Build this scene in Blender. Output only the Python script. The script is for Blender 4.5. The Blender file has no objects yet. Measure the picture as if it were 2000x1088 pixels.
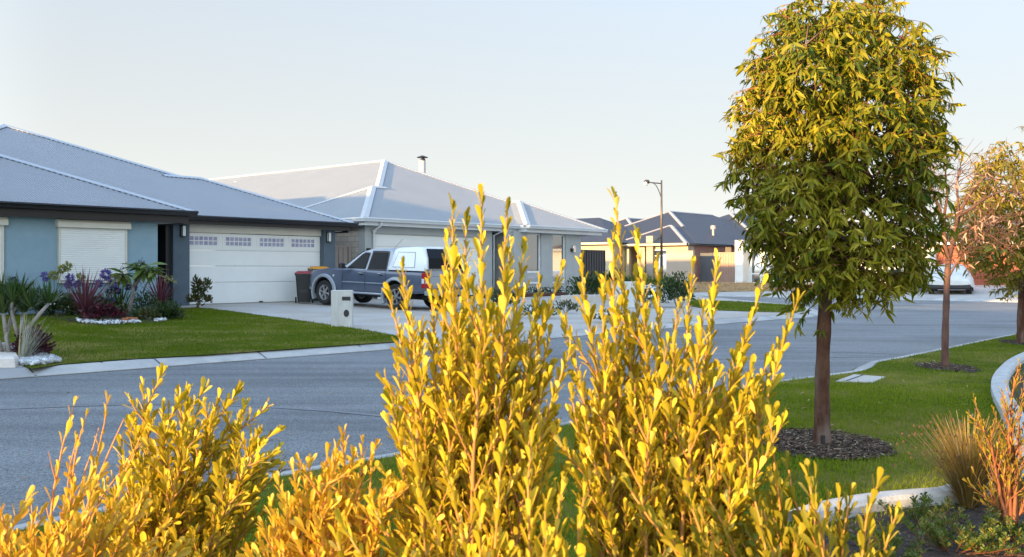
import bpy, math, random
import numpy as np
from mathutils import Vector, Matrix
R=math.radians
# ---------------------------------------------------------------- camera, sky, sun
scn=bpy.context.scene
F=1900.0; CH=1.4; YH=527.0
cd=bpy.data.cameras.new('camera'); cam=bpy.data.objects.new('camera',cd); scn.collection.objects.link(cam)
cam.location=(0,0,CH); cam.rotation_euler=(R(90),0,0)
cd.sensor_width=36; cd.lens=36*F/2000; cd.shift_y=-(544-YH)/2000; cd.clip_start=.05; cd.clip_end=3000
cd.dof.use_dof=True; cd.dof.focus_distance=9.0; cd.dof.aperture_fstop=11
scn.camera=cam
scn.render.resolution_x=1024; scn.render.resolution_y=557
SUN_AZ=math.atan2(-.75,-.66); SUN_EL=R(8.5)
HZ_H=.45; HZ_FAR=(2.9,2.92,2.78,1); HZ_SUN=(11,12.2,12.6,1); ZEN=4.6; SKY0=.02
w=bpy.data.worlds.new("World"); scn.world=w; w.use_nodes=True
nt=w.node_tree; bg=nt.nodes['Background']
sk=nt.nodes.new('ShaderNodeTexSky'); sk.sky_type='NISHITA'; sk.sun_disc=False
sk.sun_elevation=SUN_EL; sk.sun_rotation=SUN_AZ; sk.air_density=.7; sk.dust_density=.4; sk.ozone_density=1.0
# the sky texture plus the pale evening haze that lies along the horizon, brighter towards the sun
_tc=nt.nodes.new('ShaderNodeTexCoord'); _sx=nt.nodes.new('ShaderNodeSeparateXYZ'); nt.links.new(_tc.outputs['Generated'],_sx.inputs[0])
def _m(op,a,b=None):
    n=nt.nodes.new('ShaderNodeMath'); n.operation=op
    for i,v in enumerate((a,b)):
        if v is None: continue
        if hasattr(v,'links'): nt.links.new(v,n.inputs[i])
        else: n.inputs[i].default_value=v
    return n.outputs[0]
def _vm(op,a,b,k=0):
    n=nt.nodes.new('ShaderNodeVectorMath'); n.operation=op
    for i,v in enumerate((a,b)):
        if hasattr(v,'links'): nt.links.new(v,n.inputs[i if not (op=='SCALE' and i==1) else 3])
        elif op=='SCALE' and i==1: n.inputs[3].default_value=v
        else: n.inputs[i].default_value=v
    return n.outputs['Value'] if op=='DOT_PRODUCT' else n.outputs[0]
_z=_m('MAXIMUM',_sx.outputs[2],0.0)
_haze=_m('EXPONENT',_m('MULTIPLY',_z,-1/HZ_H))
_sun=_vm('DOT_PRODUCT',_tc.outputs['Generated'],(math.sin(SUN_AZ),math.cos(SUN_AZ),0))
_mr=nt.nodes.new('ShaderNodeMapRange'); _mr.interpolation_type='SMOOTHSTEP'; _mr.inputs[1].default_value=-.30; _mr.inputs[2].default_value=.35; nt.links.new(_sun,_mr.inputs[0]); _sw=_mr.outputs[0]
_hc=nt.nodes.new('ShaderNodeMixRGB'); nt.links.new(_sw,_hc.inputs[0]); _hc.inputs[1].default_value=HZ_FAR; _hc.inputs[2].default_value=HZ_SUN
_hz=_vm('SCALE',_hc.outputs[0],_haze)
_zen=_vm('SCALE',sk.outputs[0],_m('ADD',_m('MULTIPLY',_m('MULTIPLY',_z,_z),ZEN),SKY0))
_tot=_vm('ADD',_zen,_hz); nt.links.new(_tot,bg.inputs[0]); bg.inputs[1].default_value=0.1
sd=bpy.data.lights.new('sun','SUN'); sd.energy=4.2; sd.angle=R(.7); sd.color=(1,.64,.27)
so=bpy.data.objects.new('sun',sd); scn.collection.objects.link(so)
sdir=Vector((math.sin(SUN_AZ)*math.cos(SUN_EL),math.cos(SUN_AZ)*math.cos(SUN_EL),math.sin(SUN_EL)))
so.rotation_euler=sdir.to_track_quat('Z','Y').to_euler()
scn.view_settings.view_transform='Standard'; scn.view_settings.look='None'
scn.view_settings.exposure=1.8; scn.view_settings.gamma=1.0
# ---------------------------------------------------------------- helpers
C=scn.collection
rng=np.random.default_rng(7); random.seed(7)
def tag(o,label=None,cat=None,group=None,kind=None):
    if label: o['label']=label
    if cat: o['category']=cat
    if group: o['group']=group
    if kind: o['kind']=kind
    return o
def empty(name,loc=(0,0,0),rz=0,label=None,cat=None,group=None):
    o=bpy.data.objects.new(name,None); C.objects.link(o); o.location=loc; o.rotation_euler=(0,0,rz)
    o.empty_display_size=.2
    return tag(o,label,cat,group)
def copy_tree(o,parent=None):
    c=o.copy(); C.objects.link(c)
    if parent: c.parent=parent
    for ch in [k for k in C.objects if k.parent==o]: copy_tree(ch,c)
    return c
class MB:
    def __init__(s): s.v=[]; s.f=[]; s.uv=[]; s.mi=[]; s.cur=0
    def add(s,vs,fs,uvs=None):
        n=len(s.v); s.v.extend([tuple(a) for a in vs]); s.f.extend([tuple(i+n for i in f) for f in fs])
        for k,f in enumerate(fs):
            s.uv.append(uvs[k] if uvs else [(0,0)]*len(f)); s.mi.append(s.cur)
    def box(s,x0,x1,y0,y1,z0,z1,ch=0):
        if ch:
            c=ch; 
            # chamfered box (vertical + top edges)
            o=[(x0+c,y0),(x1-c,y0),(x1,y0+c),(x1,y1-c),(x1-c,y1),(x0+c,y1),(x0,y1-c),(x0,y0+c)]
            i=[(x0+2*c,y0+c),(x1-2*c,y0+c),(x1-c,y0+2*c),(x1-c,y1-2*c),(x1-2*c,y1-c),(x0+2*c,y1-c),(x0+c,y1-2*c),(x0+c,y0+2*c)]
            vs=[(a,b,z0) for a,b in o]+[(a,b,z1-c) for a,b in o]+[(a,b,z1) for a,b in i]
            fs=[tuple(range(7,-1,-1)),tuple(range(16,24))]
            for k in range(8):
                q=(k+1)%8; fs+=[(k,q,8+q,8+k),(8+k,8+q,16+q,16+k)]
            s.add(vs,fs); return s
        s.add([(x0,y0,z0),(x1,y0,z0),(x1,y1,z0),(x0,y1,z0),(x0,y0,z1),(x1,y0,z1),(x1,y1,z1),(x0,y1,z1)],
              [(0,3,2,1),(4,5,6,7),(0,1,5,4),(1,2,6,5),(2,3,7,6),(3,0,4,7)]); return s
    def tube(s,pts,rad,n=6,cap=True):
        pts=[Vector(p) for p in pts]; 
        if not hasattr(rad,'__len__'): rad=[rad]*len(pts)
        vs=[];fs=[];ref=None
        for i,p in enumerate(pts):
            t=(pts[min(i+1,len(pts)-1)]-pts[max(i-1,0)]).normalized()
            if ref is None:
                a=Vector((0,0,1)) if abs(t.z)<.9 else Vector((1,0,0)); ref=t.cross(a).normalized()
            ref=(ref-t*ref.dot(t)).normalized(); b=t.cross(ref)
            for k in range(n):
                an=2*math.pi*k/n; vs.append(p+ref*(math.cos(an)*rad[i])+b*(math.sin(an)*rad[i]))
        for i in range(len(pts)-1):
            for k in range(n):
                q=(k+1)%n; fs.append((i*n+k,i*n+q,(i+1)*n+q,(i+1)*n+k))
        if cap: fs.append(tuple(range(n-1,-1,-1))); fs.append(tuple((len(pts)-1)*n+k for k in range(n)))
        s.add(vs,fs); return s
    def prism(s,poly,axis,a0,a1):
        # poly in the two other axes (cyclic order), extruded along axis
        n=len(poly)
        def P(u,v,a):
            return {'x':(a,u,v),'y':(u,a,v),'z':(u,v,a)}[axis]
        vs=[P(u,v,a0) for u,v in poly]+[P(u,v,a1) for u,v in poly]
        fs=[tuple(range(n-1,-1,-1)),tuple(range(n,2*n))]+[(k,(k+1)%n,n+(k+1)%n,n+k) for k in range(n)]
        s.add(vs,fs); return s
    def lathe(s,prof,cx=0,cy=0,n=16):
        vs=[];fs=[]
        for r,z in prof:
            for k in range(n):
                a=2*math.pi*k/n; vs.append((cx+r*math.cos(a),cy+r*math.sin(a),z))
        for i in range(len(prof)-1):
            for k in range(n):
                q=(k+1)%n; fs.append((i*n+k,i*n+q,(i+1)*n+q,(i+1)*n+k))
        fs.append(tuple(range(n-1,-1,-1))); fs.append(tuple((len(prof)-1)*n+k for k in range(n)))
        s.add(vs,fs); return s
    def build(s,name,m,parent=None,smooth=False,loc=None,fixn=True):
        me=bpy.data.meshes.new(name); me.from_pydata(s.v,[],s.f)
        uv=me.uv_layers.new(name='UVMap')
        flat=[c for u in s.uv for p in u for c in p]
        uv.data.foreach_set('uv',flat)
        for q in (m if isinstance(m,(list,tuple)) else [m]):
            if q: me.materials.append(q)
        if isinstance(m,(list,tuple)): me.polygons.foreach_set('material_index',s.mi)
        if smooth: me.polygons.foreach_set('use_smooth',[True]*len(me.polygons))
        me.validate(); me.update()
        if fixn:
            import bmesh
            b=bmesh.new(); b.from_mesh(me); bmesh.ops.recalc_face_normals(b,faces=b.faces); b.to_mesh(me); b.free()
        o=bpy.data.objects.new(name,me); C.objects.link(o)
        if parent: o.parent=parent
        if loc: o.location=loc
        return o
def quadmesh(name,V,Fq,mat,parent=None,smooth=True,rnd=None,loc=None):
    V=np.asarray(V,dtype=np.float32).reshape(-1,3); Fq=np.asarray(Fq,dtype=np.int32).reshape(-1,4)
    me=bpy.data.meshes.new(name); me.vertices.add(len(V)); me.vertices.foreach_set('co',V.ravel())
    me.loops.add(Fq.size); me.loops.foreach_set('vertex_index',Fq.ravel())
    me.polygons.add(len(Fq)); me.polygons.foreach_set('loop_start',np.arange(0,Fq.size,4,dtype=np.int32))
    me.polygons.foreach_set('loop_total',np.full(len(Fq),4,dtype=np.int32))
    if smooth: me.polygons.foreach_set('use_smooth',np.ones(len(Fq),dtype=bool))
    if rnd is not None:
        a=me.attributes.new('rnd','FLOAT','POINT'); a.data.foreach_set('value',np.asarray(rnd,dtype=np.float32))
    me.materials.append(mat); me.update(calc_edges=True)
    o=bpy.data.objects.new(name,me); C.objects.link(o)
    if parent: o.parent=parent
    if loc is not None: o.location=loc
    return o
def nrmz(a): return a/np.maximum(np.linalg.norm(a,axis=-1,keepdims=True),1e-9)
def inst(TV,TF,pos,d,nr,sc,scw=None):
    """template length +y, width x, normal z"""
    pos=np.asarray(pos,float); d=nrmz(np.asarray(d,float)); nr=np.asarray(nr,float)
    x=nrmz(np.cross(d,nr)); z=np.cross(x,d); N=len(pos)
    sc=np.broadcast_to(np.asarray(sc,float),(N,)); scw=sc if scw is None else np.broadcast_to(np.asarray(scw,float),(N,))
    V=pos[:,None,:]+TV[None,:,0,None]*(x*scw[:,None])[:,None,:]+TV[None,:,1,None]*(d*sc[:,None])[:,None,:]+TV[None,:,2,None]*(z*sc[:,None])[:,None,:]
    Fq=(TF[None]+ (np.arange(N)*len(TV))[:,None,None])
    rnd=np.repeat(rng.random(N),len(TV))
    return V.reshape(-1,3),Fq.reshape(-1,4),rnd
def leaf_template(ws,fold=.15,curl=.0,twist=0):
    """ws: list of (y, halfwidth)"""
    V=[];Fq=[]
    for y,hw in ws:
        z=-curl*y*y
        V+=[(-hw,y,z+fold*hw),(0,y,z),(hw,y,z+fold*hw)]
    for i in range(len(ws)-1):
        a=i*3; Fq+=[(a,a+1,a+4,a+3),(a+1,a+2,a+5,a+4)]
    return np.array(V),np.array(Fq)
def blades(base,az,tilt,L,W,droop,seg=4,wid_prof=None):
    """curved strap leaves; tilt from vertical, droop adds tilt along the length"""
    N=len(base); base=np.asarray(base,float); L=np.broadcast_to(L,(N,)); W=np.broadcast_to(W,(N,)); az=np.asarray(az); tilt=np.broadcast_to(tilt,(N,)); droop=np.broadcast_to(droop,(N,))
    p=base.copy(); side=np.stack([-np.sin(az),np.cos(az),np.zeros(N)],1)
    V=[]; 
    for i in range(seg+1):
        t=i/seg; wp=(1-t)**.6*(.55+.45*min(1,t*4)) if wid_prof is None else wid_prof(t)
        hw=(W*.5*max(wp,.04))[:,None]
        V.append(p-side*hw); V.append(p+side*hw)
        th=tilt+droop*(t+.5/seg)
        p=p+np.stack([np.sin(th)*np.cos(az),np.sin(th)*np.sin(az),np.cos(th)],1)*(L/seg)[:,None]
    V=np.stack(V,1).reshape(-1,3); k=2*(seg+1)
    q=np.array([[2*i,2*i+1,2*i+3,2*i+2] for i in range(seg)])
    Fq=(q[None]+(np.arange(N)*k)[:,None,None]).reshape(-1,4)
    return V,Fq,np.repeat(rng.random(N),k)
def cat(parts):
    Vs=[];Fs=[];Rs=[];n=0
    for V,Fq,r in parts:
        Vs.append(V);Fs.append(Fq+n);Rs.append(r);n+=len(V)
    return np.concatenate(Vs),np.concatenate(Fs),np.concatenate(Rs)
# ---- materials
def mat(name,c1,c2=None,scale=4,rough=.75,bump=0,bscale=60,metal=0,spec=.5,detail=4,coat=0,stretch=None,c3=None,s3=1,coords='Object'):
    m=bpy.data.materials.new(name); m.use_nodes=True; t=m.node_tree; b=t.nodes['Principled BSDF']
    b.inputs['Roughness'].default_value=rough; b.inputs['Metallic'].default_value=metal
    b.inputs['Specular IOR Level'].default_value=spec; b.inputs['Coat Weight'].default_value=coat
    b.inputs['Base Color'].default_value=(*c1,1)
    co=t.nodes.new('ShaderNodeTexCoord'); src=co.outputs[coords]
    if stretch:
        mp=t.nodes.new('ShaderNodeMapping'); mp.inputs['Scale'].default_value=stretch; t.links.new(src,mp.inputs[0]); src=mp.outputs[0]
    if c2 is not None:
        n=t.nodes.new('ShaderNodeTexNoise'); n.inputs['Scale'].default_value=scale; n.inputs['Detail'].default_value=detail; n.inputs['Roughness'].default_value=.65
        t.links.new(src,n.inputs['Vector'])
        r=t.nodes.new('ShaderNodeValToRGB'); r.color_ramp.elements[0].position=.32; r.color_ramp.elements[1].position=.68
        r.color_ramp.elements[0].color=(*c1,1); r.color_ramp.elements[1].color=(*c2,1)
        t.links.new(n.outputs[0],r.inputs[0]); out=r.outputs[0]
        if c3 is not None:
            n2=t.nodes.new('ShaderNodeTexNoise'); n2.inputs['Scale'].default_value=s3; n2.inputs['Detail'].default_value=5
            t.links.new(src,n2.inputs['Vector'])
            r2=t.nodes.new('ShaderNodeValToRGB'); r2.color_ramp.elements[0].position=.45; r2.color_ramp.elements[1].position=.62
            t.links.new(n2.outputs[0],r2.inputs[0])
            mx=t.nodes.new('ShaderNodeMixRGB'); t.links.new(r2.outputs[0],mx.inputs[0]); t.links.new(out,mx.inputs[1]); mx.inputs[2].default_value=(*c3,1); out=mx.outputs[0]
        t.links.new(out,b.inputs['Base Color'])
    if bump:
        n=t.nodes.new('ShaderNodeTexNoise'); n.inputs['Scale'].default_value=bscale; n.inputs['Detail'].default_value=4
        t.links.new(src,n.inputs['Vector'])
        bp=t.nodes.new('ShaderNodeBump'); bp.inputs['Strength'].default_value=1; bp.inputs['Distance'].default_value=bump
        t.links.new(n.outputs[0],bp.inputs['Height']); t.links.new(bp.outputs[0],b.inputs['Normal'])
    return m
def leafmat(name,c1,c2,c3=None,rough=.5,trans=.35,spec=.4,tcol=None):
    m=bpy.data.materials.new(name); m.use_nodes=True; t=m.node_tree; b=t.nodes['Principled BSDF']
    b.inputs['Roughness'].default_value=rough; b.inputs['Specular IOR Level'].default_value=spec
    at=t.nodes.new('ShaderNodeAttribute'); at.attribute_name='rnd'
    r=t.nodes.new('ShaderNodeValToRGB'); r.color_ramp.elements[0].color=(*c1,1); r.color_ramp.elements[1].color=(*c2,1)
    if c3 is not None:
        e=r.color_ramp.elements.new(.86); e.color=(*c2,1); r.color_ramp.elements[-1].color=(*c3,1)
    t.links.new(at.outputs['Fac'],r.inputs[0]); t.links.new(r.outputs[0],b.inputs['Base Color'])
    tr=t.nodes.new('ShaderNodeBsdfTranslucent')
    g=t.nodes.new('ShaderNodeMixRGB'); g.blend_type='MULTIPLY'; g.inputs[0].default_value=1; g.inputs[2].default_value=(*(tcol or (1.2,1.3,.6)),1)
    t.links.new(r.outputs[0],g.inputs[1]); t.links.new(g.outputs[0],tr.inputs[0])
    mx=t.nodes.new('ShaderNodeMixShader'); mx.inputs[0].default_value=trans
    t.links.new(b.outputs[0],mx.inputs[1]); t.links.new(tr.outputs[0],mx.inputs[2]); t.links.new(mx.outputs[0],t.nodes['Material Output'].inputs[0])
    return m
def roofmat(name,c,rough=.45,pitch=.076,depth=.03,metal=0.0):
    m=mat(name,c,tuple(x*.93 for x in c),scale=.7,rough=rough,metal=metal,spec=.4); t=m.node_tree; b=t.nodes['Principled BSDF']
    uv=t.nodes.new('ShaderNodeUVMap'); sp=t.nodes.new('ShaderNodeSeparateXYZ'); t.links.new(uv.outputs[0],sp.inputs[0])
    a=t.nodes.new('ShaderNodeMath'); a.operation='MULTIPLY'; a.inputs[1].default_value=2*math.pi/pitch; t.links.new(sp.outputs[0],a.inputs[0])
    s=t.nodes.new('ShaderNodeMath'); s.operation='SINE'; t.links.new(a.outputs[0],s.inputs[0])
    bp=t.nodes.new('ShaderNodeBump'); bp.inputs['Distance'].default_value=depth; bp.inputs['Strength'].default_value=1
    t.links.new(s.outputs[0],bp.inputs['Height']); t.links.new(bp.outputs[0],b.inputs['Normal'])
    return m
def brickmat(name,c1,c2,mortar,bw,bh,ms=.01,rough=.85,bump=.006):
    m=bpy.data.materials.new(name); m.use_nodes=True; t=m.node_tree; b=t.nodes['Principled BSDF']; b.inputs['Roughness'].default_value=rough
    uv=t.nodes.new('ShaderNodeUVMap'); br=t.nodes.new('ShaderNodeTexBrick'); t.links.new(uv.outputs[0],br.inputs['Vector'])
    br.inputs['Scale'].default_value=1; br.inputs['Brick Width'].default_value=bw; br.inputs['Row Height'].default_value=bh; br.inputs['Mortar Size'].default_value=ms
    br.inputs['Color1'].default_value=(*c1,1); br.inputs['Color2'].default_value=(*c2,1); br.inputs['Mortar'].default_value=(*mortar,1)
    t.links.new(br.outputs[0],b.inputs['Base Color'])
    bp=t.nodes.new('ShaderNodeBump'); bp.inputs['Distance'].default_value=bump; bp.invert=True; t.links.new(br.outputs['Fac'],bp.inputs['Height']); t.links.new(bp.outputs[0],b.inputs['Normal'])
    return m
def asphalt():
    m=bpy.data.materials.new('asphalt'); m.use_nodes=True; t=m.node_tree; b=t.nodes['Principled BSDF']; b.inputs['Roughness'].default_value=.62; b.inputs['Specular IOR Level'].default_value=.5
    co=t.nodes.new('ShaderNodeTexCoord'); 
    v=t.nodes.new('ShaderNodeTexVoronoi'); v.inputs['Scale'].default_value=95; t.links.new(co.outputs['Object'],v.inputs[0])
    n=t.nodes.new('ShaderNodeTexNoise'); n.inputs['Scale'].default_value=.35; n.inputs['Detail'].default_value=6; t.links.new(co.outputs['Object'],n.inputs[0])
    n3=t.nodes.new('ShaderNodeTexNoise'); n3.inputs['Scale'].default_value=45; n3.inputs['Detail'].default_value=3; t.links.new(co.outputs['Object'],n3.inputs[0])
    r=t.nodes.new('ShaderNodeValToRGB'); e=r.color_ramp.elements; e[0].position=.0; e[0].color=(.07,.077,.082,1); e[1].position=1; e[1].color=(.255,.275,.285,1)
    sp=t.nodes.new('ShaderNodeSeparateColor'); t.links.new(v.outputs['Color'],sp.inputs[0])
    a=t.nodes.new('ShaderNodeMath'); a.operation='POWER'; t.links.new(sp.outputs[0],a.inputs[0]); a.inputs[1].default_value=1.6
    t.links.new(a.outputs[0],r.inputs[0])
    # streaks of wear running along the street
    mp=t.nodes.new('ShaderNodeMapping'); mp.inputs['Rotation'].default_value=(0,0,R(-46.4)); mp.inputs['Scale'].default_value=(.12,2.2,1); t.links.new(co.outputs['Object'],mp.inputs[0])
    n2=t.nodes.new('ShaderNodeTexNoise'); n2.inputs['Scale'].default_value=1; n2.inputs['Detail'].default_value=5; t.links.new(mp.outputs[0],n2.inputs[0])
    ad=t.nodes.new('ShaderNodeMath'); ad.operation='ADD'; t.links.new(n.outputs[0],ad.inputs[0]); t.links.new(n2.outputs[0],ad.inputs[1])
    r2=t.nodes.new('ShaderNodeValToRGB'); r2.color_ramp.elements[0].position=.38; r2.color_ramp.elements[0].color=(.62,.62,.63,1); r2.color_ramp.elements[1].position=.60; r2.color_ramp.elements[1].color=(1.22,1.22,1.2,1)
    hf=t.nodes.new('ShaderNodeMath'); hf.operation='MULTIPLY'; hf.inputs[1].default_value=.5; t.links.new(ad.outputs[0],hf.inputs[0]); t.links.new(hf.outputs[0],r2.inputs[0])
    mx=t.nodes.new('ShaderNodeMixRGB'); mx.blend_type='MULTIPLY'; mx.inputs[0].default_value=1; t.links.new(r.outputs[0],mx.inputs[1]); t.links.new(r2.outputs[0],mx.inputs[2])
    t.links.new(mx.outputs[0],b.inputs['Base Color'])
    bp=t.nodes.new('ShaderNodeBump'); bp.inputs['Distance'].default_value=.002; t.links.new(sp.outputs[0],bp.inputs['Height']); t.links.new(bp.outputs[0],b.inputs['Normal'])
    return m
M={}
M['asphalt']=asphalt()
M['kerb']=mat('kerb_concrete',(.36,.36,.34),(.47,.46,.43),scale=3,rough=.85,bump=.003,bscale=120,c3=(.30,.30,.29),s3=.8)
M['concrete']=mat('concrete',(.34,.32,.29),(.43,.405,.365),scale=2,rough=.85,bump=.003,bscale=90)
M['path']=mat('pale_concrete',(.40,.375,.335),(.48,.45,.40),scale=1.2,rough=.85)
M['aggregate']=mat('exposed_aggregate',(.25,.222,.19),(.52,.465,.39),scale=38,rough=.8,bump=.004,bscale=60,c3=(.42,.40,.37),s3=.7)
M['soil']=mat('soil',(.06,.045,.03),(.13,.10,.07),scale=14,rough=.95,bump=.02,bscale=30)
M['mulch']=mat('mulch_soil',(.018,.014,.011),(.07,.05,.035),scale=30,rough=.95,bump=.03,bscale=40)
M['lawnbase']=mat('lawn_base',(.05,.075,.006),(.11,.135,.010),scale=9,rough=.9,spec=.05,bump=.02,bscale=90,c3=(.20,.17,.045),s3=.9)
M['dry']=mat('dry_grass_base',(.24,.15,.06),(.42,.29,.13),scale=12,rough=.95,bump=.02,bscale=60,c3=(.16,.09,.04),s3=1.5)
M['edge']=mat('edging_concrete',(.36,.37,.36),(.50,.50,.485),scale=7,rough=.8,bump=.004,bscale=60)
M['h1wall']=mat('blue_render',(.215,.33,.40),(.245,.36,.43),scale=3,rough=.85,bump=.002,bscale=150)
M['h1dark']=mat('slate_render',(.075,.105,.135),(.09,.125,.155),scale=3,rough=.8,bump=.002,bscale=150)
M['black']=mat('black_paint',(.012,.012,.014),(.016,.016,.018),scale=4,rough=.5)
M['blackgutter']=mat('black_gutter',(.010,.010,.012),(.016,.016,.018),scale=2,rough=.35)
M['doorwhite']=mat('garage_door_white',(.72,.74,.72),(.76,.78,.76),scale=2,rough=.55,bump=.001,bscale=200)
M['cream']=mat('cream_metal',(.58,.56,.48),(.62,.60,.52),scale=3,rough=.55)
M['joint_capshade']=mat('dark_joint_and_cap_shade',(.03,.04,.06),(.04,.05,.07),rough=.9)  # kerb joints, and the shade drawn under ridge cap edges
M['roof1']=roofmat('corrugated_roof_pale',(.39,.415,.45))
M['roof2']=roofmat('corrugated_roof_white',(.40,.425,.445))
M['cap']=mat('ridge_cap_steel',(.38,.41,.45),(.42,.45,.48),scale=2,rough=.4)
M['cap2']=mat('ridge_cap_white',(.44,.445,.44),(.47,.475,.47),scale=2,rough=.4)
M['h2wall']=mat('grey_render',(.34,.36,.355),(.38,.40,.39),scale=2,rough=.85,bump=.002,bscale=150)
M['h2trim']=mat('pale_trim',(.55,.58,.59),(.60,.62,.63),scale=2,rough=.4)
M['h2porch']=mat('porch_grey',(.10,.105,.11),(.13,.135,.14),scale=2,rough=.8)
M['block']=brickmat('limestone_block',(.50,.45,.39),(.42,.38,.33),(.25,.20,.15),.39,.2,.008)
M['whitemetal']=mat('white_aluminium',(.72,.74,.75),(.76,.78,.79),scale=3,rough=.35)
M['glass']=mat('window_glass',(.02,.025,.03),None,rough=.04,spec=1.0,metal=0)
M['glass'].node_tree.nodes['Principled BSDF'].inputs['IOR'].default_value=2.2
M['glassblind']=mat('glass_with_blind',(.30,.33,.35),(.45,.48,.5),scale=1,rough=.05,spec=1.0,stretch=(.1,.1,14))
M['purpleglass']=mat('tinted_pane',(.16,.17,.32),(.34,.36,.50),scale=7,rough=.1,spec=.8)
M['lampglass']=mat('frosted_lamp_glass',(.55,.62,.60),(.62,.68,.66),rough=.2)
M['fence']=mat('charcoal_sheet',(.045,.045,.048),(.055,.055,.058),scale=1,rough=.5)
M['gate']=mat('taupe_sheet',(.24,.20,.175),(.27,.23,.20),scale=2,rough=.5)
M['brownsheet']=mat('brown_sheet',(.30,.19,.14),(.34,.22,.17),scale=2,rough=.55)
M['binblack']=mat('bin_plastic',(.010,.012,.013),(.016,.018,.018),scale=9,rough=.5)
M['bingreen']=mat('bin_green_plastic',(.012,.035,.018),(.016,.042,.022),scale=9,rough=.5)
M['binred']=mat('bin_lid_red',(.22,.012,.02),(.28,.016,.03),scale=9,rough=.4)
M['binyellow']=mat('bin_lid_orange',(.62,.25,.01),(.68,.29,.015),scale=9,rough=.4)
M['letter']=mat('letterbox_stone',(.44,.45,.43),(.56,.56,.53),scale=9,rough=.85,bump=.004,bscale=50,stretch=(1,1,.3))
M['letter2']=mat('letterbox_render',(.50,.53,.54),(.55,.58,.58),scale=5,rough=.85)
M['steel']=mat('brushed_steel',(.55,.55,.56),(.62,.62,.63),scale=20,rough=.3,metal=.9)
M['darksteel']=mat('dark_bronze_paint',(.035,.03,.028),(.045,.04,.035),scale=5,rough=.4)
M['pole']=mat('pole_paint',(.06,.045,.035),(.08,.06,.045),scale=5,rough=.35)
M['h3wall']=mat('cream_render',(.43,.36,.25),(.47,.40,.28),scale=1.5,rough=.85)
M['h3taupe']=mat('taupe_render',(.34,.28,.225),(.37,.31,.25),scale=1.5,rough=.85)
M['h3grey']=mat('grey_pillar_render',(.27,.235,.20),(.30,.26,.225),scale=1.5,rough=.85)
M['h3dark']=mat('dark_side_render',(.09,.095,.105),(.11,.115,.125),scale=1.5,rough=.85)
M['roof3']=roofmat('dark_blue_roof',(.045,.053,.075),rough=.45,pitch=.15,depth=.03)
M['cap3']=mat('roof_cap_grey',(.30,.28,.28),(.34,.32,.31),scale=2,rough=.45)
M['redbrick']=brickmat('red_brick',(.20,.045,.025),(.28,.07,.04),(.42,.36,.30),.23,.086,.010)
M['rooftile']=roofmat('brown_tile_roof',(.16,.12,.11),rough=.6,pitch=.3,depth=.06)
M['redgarage']=mat('terracotta_door',(.27,.055,.025),(.31,.07,.03),scale=3,rough=.6,stretch=(1,1,8))
M['reddoor']=mat('front_door_brown',(.12,.025,.012),(.16,.035,.016),rough=.5)
M['whitewall']=mat('white_render',(.66,.64,.60),(.72,.70,.66),scale=2,rough=.8,bump=.002,bscale=50)
M['cover']=mat('car_cover_cloth',(.50,.50,.48),(.60,.60,.57),scale=3,rough=.75,bump=.02,bscale=5)
M['rubber']=mat('rubber',(.012,.012,.012),(.02,.02,.02),scale=30,rough=.8)
M['alloy']=mat('alloy_wheel',(.42,.42,.43),(.48,.48,.48),scale=5,rough=.3,metal=.8)
M['paint']=mat('metallic_blue_paint',(.085,.11,.165),(.10,.125,.18),scale=2,rough=.32,metal=.35,coat=.8)
M['paint2']=mat('silver_blue_trim',(.30,.34,.38),(.34,.38,.42),scale=2,rough=.35,metal=.4,coat=.4)
M['canopy']=mat('canopy_white',(.72,.76,.77),(.76,.79,.80),scale=2,rough=.3,coat=.4)
M['carglass']=mat('car_glass',(.006,.007,.010),None,rough=.1,spec=.12)
M['plastic']=mat('black_plastic',(.015,.015,.017),(.02,.02,.022),rough=.5)
M['chrome']=mat('chrome',(.75,.75,.76),(.7,.7,.71),rough=.12,metal=1)
M['taillight']=mat('red_lens',(.30,.008,.012),(.35,.012,.016),rough=.15,coat=.6)
M['clearlens']=mat('clear_lens',(.60,.60,.62),(.66,.66,.68),rough=.12,coat=.6)
M['plate']=mat('number_plate_white',(.7,.7,.72),(.74,.74,.76),rough=.4)
M['ink']=mat('dark_ink',(.03,.035,.05),None,rough=.6)
M['bark1']=mat('brown_bark',(.05,.022,.014),(.13,.065,.042),scale=16,rough=.95,bump=.02,bscale=26,spec=.15,stretch=(1,1,.35),c3=(.17,.125,.10),s3=5)
M['bark2']=mat('red_bark',(.07,.028,.018),(.16,.08,.055),scale=12,rough=.85,bump=.006,bscale=40,stretch=(1,1,.4))
M['twigmid']=mat('brown_orange_twig',(.30,.15,.045),(.42,.22,.06),scale=30,rough=.65)
M['twig']=mat('orange_twig',(.44,.18,.04),(.56,.26,.06),scale=30,rough=.6)
M['twigdark']=mat('red_stem',(.15,.045,.018),(.27,.10,.035),scale=20,rough=.7)
M['pebble2']=leafmat('white_pebble_mix',(.30,.31,.31),(.66,.69,.69),(.80,.82,.82),rough=.6,trans=0,spec=.2)
M['pebble']=mat('white_pebble',(.66,.70,.70),(.78,.80,.80),scale=9,rough=.6)
M['stoneblk']=mat('pale_stone',(.58,.53,.47),(.66,.61,.55),scale=7,rough=.85,bump=.008,bscale=30)
M['timber']=mat('dark_timber',(.06,.022,.016),(.09,.03,.02),scale=8,rough=.6,stretch=(.2,.2,6))
M['limestone']=mat('limestone_wall_blocks',(.50,.47,.42),(.58,.55,.50),scale=6,rough=.85,bump=.005,bscale=40)
M['chip']=leafmat('bark_chip',(.05,.03,.02),(.16,.11,.075),(.45,.38,.28),rough=.9,trans=0,spec=.2)
M['lf_bush']=leafmat('bush_leaf',(.25,.21,.010),(.63,.49,.045),(.80,.64,.15),rough=.62,trans=.28,spec=.12,tcol=(1.1,.95,.25))
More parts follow.
